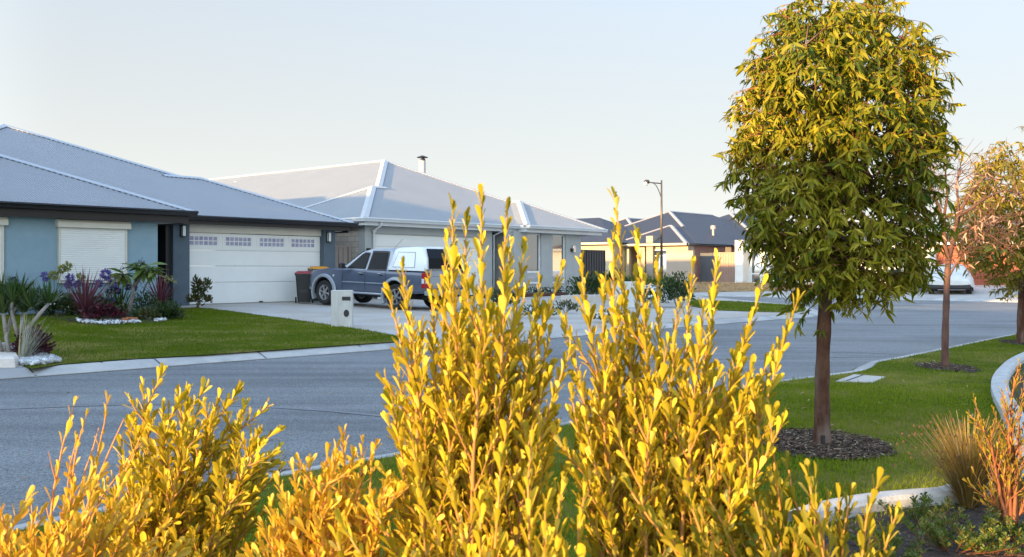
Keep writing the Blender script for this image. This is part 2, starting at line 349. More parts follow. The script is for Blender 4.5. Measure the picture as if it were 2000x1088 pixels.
M['lf_orange']=leafmat('orange_bush_leaf',(.48,.32,.025),(.66,.50,.06),(.62,.32,.03),rough=.45,trans=.3,tcol=(1.1,.9,.35))
M['lf_rust']=leafmat('rust_shrub_leaf',(.20,.15,.015),(.38,.28,.03),(.46,.24,.03),rough=.5,trans=.25,spec=.2,tcol=(1.1,.9,.35))
M['lf_olive']=leafmat('olive_bush_leaf',(.17,.16,.012),(.36,.31,.03),(.62,.46,.07),rough=.5,trans=.3,spec=.2,tcol=(1.1,1.0,.3))
M['lf_tree']=leafmat('eucalypt_leaf',(.032,.072,.005),(.30,.26,.014),(.50,.40,.06),rough=.5,trans=.22,spec=.2,tcol=(1.1,1.3,.35))
M['lf_gold']=leafmat('golden_tree_leaf',(.08,.095,.006),(.34,.27,.018),(.50,.31,.03),rough=.4,trans=.35,tcol=(1.2,1.1,.4))
M['lf_pink']=leafmat('dry_pink_leaf',(.42,.24,.16),(.58,.38,.28),(.40,.18,.10),rough=.7,trans=.3,tcol=(1,.9,.8))
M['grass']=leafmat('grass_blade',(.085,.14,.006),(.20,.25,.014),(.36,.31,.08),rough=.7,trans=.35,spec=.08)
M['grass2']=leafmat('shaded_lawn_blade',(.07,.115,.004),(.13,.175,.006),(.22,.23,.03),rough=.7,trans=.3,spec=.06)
M['drygrass']=leafmat('dry_grass_blade',(.34,.20,.08),(.52,.36,.16),(.28,.14,.06),rough=.8,trans=.2,tcol=(1,1,1))
M['strap']=leafmat('strap_leaf',(.025,.055,.015),(.06,.11,.025),(.12,.15,.04),rough=.45,trans=.25)
M['purpleleaf']=leafmat('burgundy_leaf',(.085,.022,.035),(.17,.055,.075),(.22,.10,.09),rough=.5,trans=.2,tcol=(1,.8,.8))
M['darkpurple']=leafmat('dark_succulent',(.03,.008,.012),(.07,.015,.025),(.22,.02,.05),rough=.5,trans=.1,tcol=(1,.8,.8))
M['agblue']=leafmat('agapanthus_petal',(.09,.07,.26),(.20,.17,.46),rough=.6,trans=.2,tcol=(1,1,1))
M['aggreen']=leafmat('agapanthus_seed',(.20,.22,.07),(.34,.34,.12),rough=.6,trans=.2)
M['agdark']=leafmat('agapanthus_dark',(.03,.02,.08),(.07,.05,.15),rough=.6,trans=.2,tcol=(1,1,1))
M['broad']=leafmat('broad_leaf',(.07,.12,.02),(.15,.20,.035),(.24,.25,.06),rough=.4,trans=.3)
M['bronze']=leafmat('bronze_leaf',(.03,.045,.015),(.07,.08,.02),(.17,.07,.03),rough=.4,trans=.2)
M['greystem']=mat('grey_stem',(.13,.12,.105),(.22,.20,.175),scale=15,rough=.85,bump=.004,bscale=50)
M['palestalk']=leafmat('pale_stalk',(.36,.36,.28),(.50,.50,.40),(.48,.42,.16),rough=.7,trans=.1,tcol=(1,1,1))
M['whiteflower']=leafmat('white_petal',(.68,.72,.72),(.80,.82,.82),rough=.6,trans=.2,tcol=(1,1,1))
M['hedge']=leafmat('dark_hedge_leaf',(.015,.035,.012),(.045,.08,.02),(.09,.11,.03),rough=.45,trans=.2)
M['yucca']=leafmat('yucca_leaf',(.38,.27,.08),(.58,.42,.16),(.30,.22,.07),rough=.5,trans=.25,tcol=(1,1,.8))
M['sedge']=leafmat('sedge_blade',(.15,.095,.02),(.30,.20,.055),(.42,.34,.20),rough=.6,trans=.25,tcol=(1,1,.7))
M['seedhead']=mat('dark_seed_head',(.06,.03,.02),(.09,.05,.03),rough=.9)
M['ground_cover']=leafmat('ground_cover_leaf',(.05,.085,.012),(.13,.165,.025),(.24,.20,.04),rough=.5,trans=.3)
# ---- frames: the streets and houses stand at an angle to the view
TH=R(40.5)
class Frame:
    def __init__(s,ox,oy,a): s.ox,s.oy,s.a=ox,oy,a; s.c=math.cos(a); s.s=math.sin(a)
    def w(s,x,y,z=0): return Vector((s.ox+x*s.c-y*s.s,s.oy+x*s.s+y*s.c,z))
    def loc(s,X,Y): dx=X-s.ox;dy=Y-s.oy; return dx*s.c+dy*s.s,-dx*s.s+dy*s.c
    def hit(s,px,py,y):
        k=(px-1000)/F; bx=s.ox-y*s.s; by=s.oy+y*s.c
        x=(k*by-bx)/(s.c-k*s.s); d=by+x*s.s
        return x,CH+(YH-py)/F*d
    def X(s,px,y): return s.hit(px,0,y)[0]
    def Z(s,px,py,y): return s.hit(px,py,y)[1]
d0=28.86; f1=Frame((366-1000)/F*d0,d0,math.pi/2-TH)
d2=34.2;  f2=Frame((713-1000)/F*d2,d2,math.pi/2-TH)
f3=Frame(28.4,52.6,-TH)
def P(px,py,d): return Vector(((px-1000)/F*d,d,CH+(YH-py)/F*d))
def G(px,py,z=0.):
    d=(CH-z)*F/(py-YH); return Vector(((px-1000)/F*d,d,z))
def zA(X,Y): return .1+.0185*((X+6.29)*-.722+(Y-12.8)*.692)
def GA(px,py):
    k=(px-1000)/F; m=(YH-py)/F      # z=CH+m*d ; zA=.1+.0185*((k d+6.29)*-.722+(d-12.8)*.692)
    a=.0185*(k*-.722+.692); b=.1+.0185*(6.29*-.722-12.8*.692)
    d=(CH-b)/(a-m); return Vector((k*d,d,CH+m*d))
def zC(y): return .1+.0375*(min(y,0)+12)
# ---------------------------------------------------------------- SETTING: ground, road, kerbs, lawns
def sheet(name,pts,m,kind='structure'):
    me=bpy.data.meshes.new(name); me.from_pydata([tuple(p) for p in pts],[],[tuple(range(len(pts)))]); me.materials.append(m); me.update()
    if me.polygons[0].normal.z<0: me.flip_normals()
    o=bpy.data.objects.new(name,me); C.objects.link(o); return tag(o,kind=kind)
sheet('ground',[(-1500,-1500,-.03),(1500,-1500,-.03),(1500,2500,-.03),(-1500,2500,-.03)],M['soil'])
sheet('road',[(-60,-60,0),(80,-60,0),(80,75,0),(-60,75,0)],M['asphalt'])
# far side of our street: kerb foot line then the land behind it
ka=[G(-800,830),G(-300,775),G(0,741.5),G(250,722.5),G(400,710.5),G(560,698.5),G(775,682),G(900,674.5),G(1047,664),G(1240,647),G(1394,634.5),G(1500,626),G(1580,620)]
ka=[Vector((p.x,p.y,0)) for p in ka]
ka+= [Vector(p) for p in [(9.75,30.6,0),(10.3,32.6,0),(10.3,35,0),(9.6,38.2,0),(8.2,42,0),(6.2,46.5,0),(2,53,0),(-6,63,0)]]
def offset(line,dist):
    out=[]
    for i,p in enumerate(line):
        a=line[max(i-1,0)]; b=line[min(i+1,len(line)-1)]; t=(b-a); t.z=0; t.normalize(); out.append(p+Vector((-t.y,t.x,0))*dist)
    return out
def strip(name,line,prof,m,closed=False):
    mb=MB(); n=len(prof); vs=[];fs=[]
    L=[offset(line,o) for o,_ in prof]
    for i in range(len(line)):
        for j,(o,z) in enumerate(prof): p=L[j][i]; vs.append((p.x,p.y,p.z+z))
    for i in range(len(line)-1):
        for j in range(n-1): fs.append((i*n+j,(i+1)*n+j,(i+1)*n+j+1,i*n+j+1))
    mb.add(vs,fs); return mb
def smoothline(l,k=6):
    l=[Vector(p) for p in l]; out=[]
    for i in range(len(l)-1):
        p0=l[max(i-1,0)];p1=l[i];p2=l[i+1];p3=l[min(i+2,len(l)-1)]
        for j in range(k):
            t=j/k; out.append(.5*((2*p1)+(p2-p0)*t+(2*p0-5*p1+4*p2-p3)*t*t+(3*p1-p0-3*p2+p3)*t**3))
    out.append(l[-1]); return out
KA=ka[:10]+smoothline(ka[10:16],4)+ka[17:]
tag(strip('far_kerb',KA,[(0.0,-.02),(.0,.012),(.04,.03),(.25,.098),(.35,.104),(.39,.06)],M['kerb']).build('kerb',M['kerb'],smooth=False),kind='structure')
# joints in the rolled kerb
jm=MB()
for px in (70,215,318,520,715,1000,1300):
    y=741.5+(620-741.5)*px/1580; p=G(px,y); 
    t=Vector((.69,.72,0)); n=Vector((-.72,.69,0))
    a=p+n*.0; b=p+n*.36
    vs=[];h=.012
    for q,z in ((a,.016),(p+n*.05,.034),(p+n*.25,.102),(b,.108)): vs+= [q+t*-h+Vector((0,0,z)),q+t*h+Vector((0,0,z))]
    jm.add(vs,[(0,1,3,2),(2,3,5,4),(4,5,7,6)])
tag(jm.build('kerb_joint',M['joint_capshade']),kind='structure')
landA=[Vector((p.x,p.y,zA(p.x,p.y))) for p in offset(KA,.37)]
tl=landA[0]; 
landA+= [Vector((-6,75,zA(-6,75)*0+.6)),Vector((-90,75,.6)),Vector((-90,0,.6))]
landA=[Vector((p.x,p.y,zA(p.x,p.y))) for p in landA]
sheet('driveway_ground',landA,M['aggregate'])
# front lawn of the first house
def onA(px,py,dz=0): p=GA(px,py); return Vector((p.x,p.y,p.z+dz))
lawn1=[onA(*q,dz=.012) for q in [(62,722),(118,713),(250,703),(400,694.5),(560,683.5),(700,673.5),(778,668),(780,660),(770,655.5),(690,642),(560,623),(470,611),(410,603.5),(385,602),(334,603),(250,600),(100,600),(-60,612),(-60,700),(0,700)]]
sheet('front_lawn',lawn1,M['lawnbase'])
lawn2=[onA(*q,dz=.012) for q in [(1350,586),(1345,598),(1400,606.5),(1480,609.5),(1550,611),(1572,608),(1574,603),(1560,597),(1450,590)]]
sheet('corner_lawn',lawn2,M['lawnbase'])
# near side
kb=[(-14,-10.5),(-7.6,-1.6),(-4.6,2.5)]; kb=[Vector((a,b,0)) for a,b in kb]+[G(px,py) for px,py in [(0,1053),(250,998),(500,948),(750,903),(940,866),(1130,832),(1300,792),(1420,769.5),(1500,756),(1600,743),(1640,737),(1662,729),(1678,718.5),(1730,709),(1850,684),(1985,656)]]
kb=[Vector((p.x,p.y,0)) for p in kb]+[Vector(p) for p in [(14,24.3,0),(16.2,26.2,0),(18.6,26.9,0),(22,25.6,0),(45,7,0)]]
KB=smoothline(kb,4)
tag(strip('near_kerb',KB,[(0,-.02),(0,.01),(-.03,.03),(-.17,.10),(-.27,.108),(-.30,.06)],M['kerb']).build('kerb',M['kerb']),kind='structure')
landB=[Vector((p.x,p.y,.10)) for p in offset(KB,-.28)]+[Vector((45,-40,.1)),Vector((-30,-40,.1))]
sheet('verge_lawn',landB,M['lawnbase'])
# concrete pit lid set into the verge
pl=[G(1640,741.5,.106),G(1655,734,.106),G(1664,729,.106),G(1672,728.5,.106),G(1729,731,.106),G(1705,743,.106),G(1630,740.5,.106)]
pl=[G(*q,.125) for q in [(1633,741.5),(1668,729),(1729,733.5),(1704,743.5)]]
mb=MB(); c=[Vector((p.x,p.y,0)) for p in pl]; mb.add([(p.x,p.y,.05) for p in c]+[(p.x,p.y,.112) for p in c],[(3,2,1,0),(4,5,6,7)]+[(k,(k+1)%4,4+(k+1)%4,4+k) for k in range(4)])
pit=mb.build('drain_cover',M['path']); tag(pit,'flat pale concrete drain slab where the kerb bends by the verge grass','drain cover')
jl=MB(); a=(pl[0]+pl[1])/2*.0+pl[0].lerp(pl[3],.28); b=pl[1].lerp(pl[2],.30); t=(b-a).normalized()*.012; n=Vector((-t.y,t.x,0))
jl.add([Vector((q.x,q.y,.116)) for q in (a-n,b-n,b+n,a+n)],[(0,1,2,3)]); jl.build('joint',M['joint_capshade'],pit)
# garden bed mulch (lower right) and its curved raised edging
edgel=[G(*q,.1) for q in [(1500,1120),(1560,1062),(1612,1030),(1680,1010),(1750,998),(1820,991),(1890,984),(1950,960),(2010,925),(2025,872),(2000,820),(1976,780),(1970,752),(1982,728),(2010,704),(2080,672)]]
EL=smoothline([Vector((p.x,p.y,.0)) for p in edgel],5)
bed=[Vector((p.x,p.y,.108)) for p in EL]+[Vector((14,13,.108)),Vector((14,-3,.108)),Vector((-4,-3,.108)),Vector((-2.2,1.2,.108)),Vector((-.3,2.7,.108))]
sheet('garden_bed',bed,M['mulch'])
eo=tag(strip('e',EL[9:],[(.0,.05),(.0,.155),(.02,.178),(.10,.182),(.17,.165),(.18,.05)],M['edge']).build('garden_edging',M['edge'],smooth=False),'low curved pale concrete edging round the planted garden bed','garden edging')
# mulch rings under the street trees
T1=G(1606,870,.1); T2=G(1846,718,.1); T3=G(1999,670,.1)
def ring(c,rx,ry,nm):
    pts=[]
    for k in range(40):
        a=2*math.pi*k/40; r=1+.07*math.sin(3*a+c.x)+.05*math.sin(7*a); pts.append(Vector((c.x+math.cos(a)*rx*r,c.y+math.sin(a)*ry*r,.107)))
    o=sheet('mulch_ring',pts,M['mulch']); return pts
r1=ring(T1+Vector((.02,.03,0)),.45,.62,''); r2=ring(T2+Vector((.03,0,0)),.34,.6,''); r3=ring(T3,.35,.6,'')
# bark chips: stuff
def chips(c,n,rx,ry,z,sz,box=None):
    if box: pos=np.array(box)
    else:
        a=rng.random(n)*2*math.pi; r=np.sqrt(rng.random(n)); pos=np.stack([c.x+np.cos(a)*r*rx,c.y+np.sin(a)*r*ry,np.full(n,z)],1)
    n=len(pos); az=rng.random(n)*6.283; ti=rng.normal(0,.25,n)
    d=np.stack([np.cos(az),np.sin(az),np.sin(ti)],1); TV,TF=leaf_template([(0,.12),(.5,.16),(1,.08)],fold=.3,curl=.1)
    pos[:,2]+=rng.random(n)*.018+.004
    return inst(TV,TF,pos,d,np.tile([0.,0,1],(n,1))+rng.normal(0,.25,(n,3)),sz*(.4+rng.random(n)),sz*(.5+.8*rng.random(n)))
V,Fq,r=cat([chips(T1+Vector((.02,.03,0)),2600,.46,.62,.108,.04),chips(T2,900,.34,.58,.108,.04),chips(T3,500,.34,.58,.108,.04)])
tag(quadmesh('bark_chips',V,Fq,M['chip'],rnd=r,smooth=False),kind='stuff')
def inpoly(px,py,poly):
    x=np.array([p[0] for p in poly]);y=np.array([p[1] for p in poly]);c=np.zeros(len(px),bool);j=len(x)-1
    for i in range(len(x)):
        cond=((y[i]>py)!=(y[j]>py)); 
        with np.errstate(divide='ignore',invalid='ignore'): xi=(x[j]-x[i])*(py-y[i])/(y[j]-y[i])+x[i]
        c^=cond&(px<xi); j=i
    return c
pp=rng.random((9000,2))*[6,6]+[.2,1.8]; k=inpoly(pp[:,0],pp[:,1],bed); pp=pp[k]
V,Fq,r=chips(None,0,0,0,.108,.045,box=np.c_[pp,np.full(len(pp),.108)].tolist())
tag(quadmesh('bark_mulch',V,Fq,M['chip'],rnd=r,smooth=False),kind='stuff')
# lawn grass blades (stuff)
def grass(name,polys,holes,n,area,zf,L,m,Wd=.006):
    x=rng.uniform(area[0],area[1],n); y=rng.uniform(area[2],area[3],n); k=np.zeros(n,bool)
    for p in polys: k|=inpoly(x,y,p)
    for h in holes: k&=~inpoly(x,y,h)
    k&=(np.abs(x)<y*.56+.3)
    x=x[k];y=y[k]; nn=len(x)
    base=np.stack([x,y,zf(x,y)],1)
    patch=.75+.5*np.sin(x*1.9+np.sin(y*1.3)*2)*np.sin(y*1.5+x)*.5+rng.normal(0,.12,nn)
    V,Fq,r=blades(base,rng.random(nn)*6.283,np.abs(rng.normal(.25,.3,nn)),L*(.5+.7*rng.random(nn))*patch.clip(.45,1.4),Wd*(.7+.6*rng.random(nn))*(1+y*.05),rng.random(nn)*.9,seg=2)
    pr=np.repeat(np.clip(.5+.5*np.sin(x*.9+1.2*np.sin(y*.8))*np.cos(y*.7+.4*x),0,1),6)
    r=np.clip(.45*r+.52*pr+.02,0,1)
    o=quadmesh(name,V,Fq,m,rnd=r,smooth=False); return tag(o,kind='stuff')
lb=[(p.x,p.y) for p in landB]; bd=[(p.x,p.y) for p in offset(EL,-.1)]+[(14,13),(14,-3),(-4,-3),(-2.2,1.2),(-.3,2.7)]
r1s=[(T1.x+.02+(p.x-T1.x-.02)*.96,T1.y+.03+(p.y-T1.y-.03)*.96) for p in r1]
pitp=[(p.x,p.y) for p in pl]
zf=lambda x,y:np.full(len(x),.10)
grass('lawn_grass',[lb],[bd,r1s,[(p.x,p.y) for p in r2],pitp],260000,(-4,8,3,11),zf,.042,M['grass'],.0045)
grass('lawn_grass',[lb],[bd,[(p.x,p.y) for p in r2],pitp,[(p.x,p.y) for p in r3]],150000,(0,16,11,27),zf,.045,M['grass'],.006)
zf1=lambda x,y:zA(x,y)+.012
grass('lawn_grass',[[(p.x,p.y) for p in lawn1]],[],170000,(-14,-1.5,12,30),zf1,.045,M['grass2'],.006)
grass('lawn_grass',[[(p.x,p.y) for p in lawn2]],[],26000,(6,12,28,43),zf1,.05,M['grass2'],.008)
# far side of the cross street
kc=[f3.w(x,-12.45) for x in (-70,-30,0,40)]
tag(strip('k',kc,[(0,-.02),(0,.02),(.08,.05),(.3,.10),(.45,.106),(.48,.05)],M['kerb']).build('kerb',M['kerb']),kind='structure')
def C3(x,y,dz=0): v=f3.w(x,y); v.z=zC(y)+dz; return v
sheet('far_verge',[C3(-80,-12),C3(60,-12),C3(60,0),C3(-80,0)],M['concrete'])
sheet('far_ground',[C3(-120,0),C3(90,0),C3(90,90),C3(-120,90)],M['path'])
def c3hit(px,py):
    # ray on the rising verge plane
    lo,hi=-12.,0.
    for _ in range(50):
        m=(lo+hi)/2; x,z=f3.hit(px,py,m)
        if z>.1+.0375*(m+12): lo=m
        else: hi=m
    x,z=f3.hit(px,py,m); return x,m
dryp=[c3hit(*q) for q in [(1240,571),(1330,571.5),(1440,570),(1560,568),(1612,563),(1600,556)]]
dryp=[(x,y) for x,y in dryp]+[(f3.X(1600,-.3),-.3),(f3.X(1200,-.3),-.3)]
dpoly=[C3(x,y,.01) for x,y in dryp]; sheet('dry_verge',dpoly,M['dry'])
yp=[c3hit(*q) for q in [(1652,576),(1700,577),(1760,575.5),(1795,572.5),(1700,570.5),(1655,570)]]
ypoly=[C3(x,y,.012) for x,y in yp]; sheet('verge_grass_strip',ypoly,mat('straw_lawn',(.26,.22,.07),(.34,.30,.12),scale=5,rough=.95))
bp_=[c3hit(*q) for q in [(1690,568.5),(1812,569.5),(1822,560)]]; 
bpoly=[C3(x,y,.012) for x,y in bp_+[(f3.X(1822,-.5),-.5),(f3.X(1680,-.5),-.5)]]; sheet('far_garden_bed',bpoly,M['soil'])
yp2=[c3hit(*q) for q in [(1975,580),(2040,582),(2040,576),(1985,575.5)]]
sheet('verge_grass_strip',[C3(x,y,.012) for x,y in yp2],bpy.data.materials['straw_lawn'])
# dry grass tufts
n=9000; x=rng.uniform(min(p[0] for p in dryp),max(p[0] for p in dryp),n); y=rng.uniform(-12,-.2,n); k=inpoly(x,y,dryp); x=x[k];y=y[k]
W3=np.array([list(C3(a,b,.01)) for a,b in zip(x,y)])
V,Fq,r=blades(W3,rng.random(len(x))*6.283,np.abs(rng.normal(.3,.3,len(x))),.10+.16*rng.random(len(x))*(rng.random(len(x))>.5),.022,.6,seg=2)
tag(quadmesh('dry_grass',V,Fq,M['drygrass'],rnd=r,smooth=False),kind='stuff')
# ---------------------------------------------------------------- HOUSES
def hip_block(mb,x0,x1,y0,y1,ze,tp,caps=None,par=None,cm=None,gm=None,cw=.15):
    """hip roof on a rectangle; caps: dict of edge name -> (t0,t1) kept part, None = all"""
    W=x1-x0;D=y1-y0;ct=math.sqrt(1+tp*tp)
    if D>=W: r=W/2; A=(x0+r,y0+r);B=(x0+r,y1-r)
    else: r=D/2; A=(x0+r,y0+r);B=(x1-r,y0+r)
    zr=ze+tp*r; a=(*A,zr);b=(*B,zr)
    c=[(x0,y0,ze),(x1,y0,ze),(x1,y1,ze),(x0,y1,ze)]
    al=D>=W
    U=lambda p,ax:(p[ax],(p[2]-ze)/tp*ct)
    def face(ps,ax): mb.add(ps,[tuple(range(len(ps)))],[[U(p,ax) for p in ps]])
    if al:
        face([c[0],c[1],a],0); face([c[1],c[2],b,a],1); face([c[2],c[3],b],0); face([c[3],c[0],a,b],1)
    else:
        face([c[0],c[1],b,a],0); face([c[1],c[2],b],1); face([c[2],c[3],a,b],0); face([c[3],c[0],a],1)
    n={'F':Vector((0,-tp,1)).normalized(),'B':Vector((0,tp,1)).normalized(),'L':Vector((-tp,0,1)).normalized(),'R':Vector((tp,0,1)).normalized()}
    ends={'FL':(c[0],a,'F','L'),'BR':(c[2],b,'B','R')}
    if al: ends['FR']=(c[1],a,'F','R'); ends['BL']=(c[3],b,'B','L'); ends['ridge']=(a,b,'L','R')
    else: ends['FR']=(c[1],b,'F','R'); ends['BL']=(c[3],a,'B','L'); ends['ridge']=(a,b,'F','B')
    if par is not None:
        for k,(p,q,n1,n2) in ends.items():
            if caps is not None:
                if k not in caps: continue
                t0,t1=caps[k]
            else: t0,t1=0,1
            p=Vector(p);q=Vector(q)
            if (q-p).length<.05: continue
            P0=p.lerp(q,t0);Q0=p.lerp(q,t1); t=(Q0-P0).normalized()
            up=(n[n1]+n[n2]).normalized(); capmb=MB(); gapshade=capmb
            for nn in (n1,n2):
                N=n[nn]; d=N.cross(t); 
                if d.z>0: d=-d
                h=.03
                vs=[P0+up*(h+.012),Q0+up*(h+.012),Q0+d*cw+N*h,P0+d*cw+N*h,P0+d*cw+N*(h-.028),Q0+d*cw+N*(h-.028)]
                capmb.cur=0; capmb.add(vs,[(0,1,2,3),(3,2,5,4)]); capmb.cur=1
                if gm is not None:  # dark boxes drawn for the shade under the cap's corrugated edge
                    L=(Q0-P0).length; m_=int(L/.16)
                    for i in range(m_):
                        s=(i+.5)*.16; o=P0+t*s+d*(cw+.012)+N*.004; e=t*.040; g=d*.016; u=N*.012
                        gapshade.add([o-e-g-u,o+e-g-u,o+e+g-u,o-e+g-u,o-e-g+u,o+e-g+u,o+e+g*1+u*.2,o-e+g+u*.2],[(0,3,2,1),(4,5,6,7),(0,1,5,4),(1,2,6,5),(2,3,7,6),(3,0,4,7)])
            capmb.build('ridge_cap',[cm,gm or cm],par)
def gutter(mb,pts,ze,h=.12,w=.11,fascia=.19,fm=None,quad=True):
    """gutter along the eave polyline (outside on the left-hand normal given by order), fascia below"""
    pts=[Vector((x,y,0)) for x,y in pts]
    prof=[(0,ze-.02),(.0,ze+.015),(w,ze+.02),(w+.01,ze-.02),(w-.01,ze-.05),(w-.03,ze-h),(0,ze-h)]
    L=[offset(pts,-o) for o,_ in prof]
    n=len(prof); vs=[];fs=[]
    for i in range(len(pts)):
        for j,(o,z) in enumerate(prof):
            p=L[j][i]
            # mitre
            if 0<i<len(pts)-1:
                a=(pts[i]-pts[i-1]).normalized();b=(pts[i+1]-pts[i]).normalized(); c=(1+a.dot(b))/2; k=1/math.sqrt(max(c,.2)); p=pts[i]+(p-pts[i])*k
            vs.append((p.x,p.y,z))
    for i in range(len(pts)-1):
        for j in range(n-1): fs.append((i*n+j,i*n+j+1,(i+1)*n+j+1,(i+1)*n+j))
    fs.append(tuple(range(n))); fs.append(tuple((len(pts)-1)*n+j for j in range(n)))
    mb.add(vs,fs)
def brickuv(o,rot=0):
    """box-project uv in metres"""
    me=o.data; uv=me.uv_layers.active.data
    for p in me.polygons:
        for li in p.loop_indices:
            v=me.vertices[me.loops[li].vertex_index].co
            uv[li].uv=(v.y,v.z) if abs(p.normal.x)>.5 else (v.x,v.z)
def house_root(fr,name,label): return empty(name,(fr.ox,fr.oy,0),fr.a,label,'house')
FB=.12  # walls start a little below the surface
# ===== house with blue walls (left)
h1=house_root(f1,'blue_house','pale blue rendered house with black gutters, roller shutters and a white garage door')
mb=MB(); ze=2.98; tp=.414
hip_block(mb,-7.5,6.02,-.45,6.8,ze,tp,{'FR':(0,1),'ridge':(.78,1),'BR':(0,1)},h1,M['cap'],M['joint_capshade'])
hip_block(mb,-9.9,5.3,-.42,18.5,ze,tp,{'FR':(.47,1),'FL':(.3,1),'ridge':(0,1)},h1,M['cap'],M['joint_capshade'])
hip_block(mb,-8.45,-1.15,-2.25,9,ze,tp,{'FR':(0,1),'FL':(0,1),'ridge':(0,.5)},h1,M['cap'],M['joint_capshade'])
mb.build('roof',M['roof1'],h1);
g=MB(); gutter(g,[(-8.45,6),(-8.45,-2.25),(-1.15,-2.25),(-1.15,-.45),(6.02,-.45),(6.02,6.8)],ze); g.build('gutter',M['blackgutter'],h1)
g=MB() # fascia and soffit
g.box(-8.35,-1.25,-2.15,-2.10,2.66,2.86); g.box(-1.30,-1.25,-2.1,-.3,2.66,2.86); g.box(-1.25,5.92,-.35,-.30,2.74,2.86); g.box(5.87,5.92,-.3,6.7,2.66,2.86)
g.build('fascia',M['blackgutter'],h1)
g=MB(); g.box(-8.35,-1.3,-2.1,-1.75,2.685,2.70); g.box(-1.97,-1.3,-1.75,-.3,2.685,2.70); g.box(-.6,5.87,-.3,.02,2.745,2.76); g.box(5.57,5.87,.02,6.6,2.70,2.715); g.build('soffit',M['cream'],h1)
w=MB(); w.box(-8.2,-1.97,-1.8,-1.6,.1,2.685); w.box(-2.17,-1.97,-1.6,1.6,.1,2.684); w.box(-8.2,-8.0,-1.6,9,.1,2.68); w.build('wall',M['h1wall'],h1)
MB().box(-.53,0,-.12,.5,.1,2.745,0).build('pillar',M['h1dark'],h1); w=MB(); w.box(5.05,5.40,-.06,.5,.1,2.745); w.box(5.40,5.57,.10,7,.1,2.70); w.box(5.41,5.57,-.0,.098,.1,2.70); w.build('pillar',M['h1dark'],h1)
w=MB(); w.box(-.7,-.53,.0,1.7,.1,2.74); w.box(-1.97,-.7,1.55,1.7,.1,2.74); w.box(-1.9,-.55,-.2,1.6,2.70,2.72); w.build('porch_wall',M['black'],h1)
w=MB(); w.box(-1.75,-.85,1.50,1.545,.36,2.4); w.build('door',M['black'],h1)
# garage door
gd=empty('garage_door',(0,0,0),0); gd.parent=h1
x0,x1=0.0,5.05
q=MB(); q.box(x0,x1,.10,.16,2.53,2.745); q.build('header',M['cream'],gd)
zs=[.36,1.02,1.52,2.0,2.52]
wins=[(.15,1.11),(1.39,2.32),(2.63,3.57),(3.85,4.81)]
q=MB()
for a,b in zip(zs[:-1],zs[1:]): q.box(x0+.01,x1-.01,.16,.20,a+.010,b-.010)
for z in zs[1:-1]: q.box(x0+.01,x1-.01,.175,.2,z-.006,z+.006)
q.build('door_panel',M['doorwhite'],gd)
for a,b in wins:
    zc0,zc1=2.14,2.42
    fm=MB(); fm.box(a-.1,b+.1,.148,.16,zc0-.09,zc0-.03); fm.box(a-.1,b+.1,.148,.16,zc1+.03,zc1+.085); fm.box(a-.1,a-.04,.148,.16,zc0-.03,zc1+.03); fm.box(b+.04,b+.1,.148,.16,zc0-.03,zc1+.03)
    st=(b-a+.0)/6
    for i in range(7): fm.box(a+i*st-.013,a+i*st+.013,.145,.16,zc0-.013,zc1+.013)
    for i in range(6):
        for z in (zc0,(zc0+zc1)/2,zc1): fm.box(a+i*st+.013,a+(i+1)*st-.013,.1455,.16,z-.012,z+.012)
    wo=fm.build('window',M['doorwhite'],gd); 
    gm=MB()
    gm.box(a,b,.155,.159,zc0,zc1); gm.build('pane',M['purpleglass'],wo)
q=MB(); q.box(2.62,2.74,.12,.159,.37,.41); q.build('handle',M['darksteel'],gd)
q=MB(); q.box(x0,x1,.13,.22,.30,.358); q.build('bottom_seal',M['rubber'],gd)
# roller shutters
def shutter(par,y,x0,x1,z0,z1):
    s=empty('roller_shutter',(0,0,0)); s.parent=par
    b=MB(); b.prism([(y-.17,z1+.0),(y-.17,z1+.13),(y-.12,z1+.19),(y-.001,z1+.19),(y-.001,z1)],'x',x0-.06,x1+.06); b.build('shutter_box',M['cream'],s)
    c=MB(); n=int((z1-z0)/.052); h=(z1-z0)/n; poly=[]
    for i in range(n):
        z=z0+i*h; poly+= [(y-.050,z+.002),(y-.062,z+.012),(y-.062,z+h-.014),(y-.050,z+h-.002)]
    poly+= [(y-.03,z1),(y-.03,z0)]
    c.prism(poly,'x',x0+.05,x1-.05); c.build('slat_curtain',M['doorwhite'],s)
    d=MB(); d.box(x0,x0+.055,y-.08,y-.001,z0-.02,z1); d.box(x1-.055,x1,y-.08,y-.001,z0-.02,z1); d.box(x0,x1,y-.09,y-.001,z0-.06,z0-.02); d.build('guide_rail',M['cream'],s)
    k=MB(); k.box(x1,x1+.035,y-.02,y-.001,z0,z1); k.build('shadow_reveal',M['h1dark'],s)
shutter(h1,-1.8,-4.66,-2.87,1.13,2.46)
shutter(h1,-1.8,-7.9,-5.95,1.13,2.46)
def wall_light(par,x,y,z,mt,h=.34,w_=.15):
    s=empty('wall_light',(0,0,0)); s.parent=par
    b=MB(); b.box(x-w_/2,x+w_/2,y-.03,y-.001,z-h/2,z+h/2); b.box(x-w_/2,x+w_/2,y-.13,y-.03,z+h/2-.02,z+h/2); b.box(x-w_/2,x+w_/2,y-.13,y-.03,z-h/2,z-h/2+.02)
    for a in (x-w_/2,x+w_/2-.014): b.box(a,a+.014,y-.13,y-.116,z-h/2+.02,z+h/2-.02)
    b.build('lamp_frame',mt,s); c=MB(); c.box(x-w_/2+.03,x+w_/2-.03,y-.12,y-.032,z-h/2+.024,z+h/2-.024); c.build('lamp_glass',M['lampglass'],s)
wall_light(h1,-.24,-.12,2.54,M['black']); wall_light(h1,5.48-.28,-.06,2.5,M['black'])
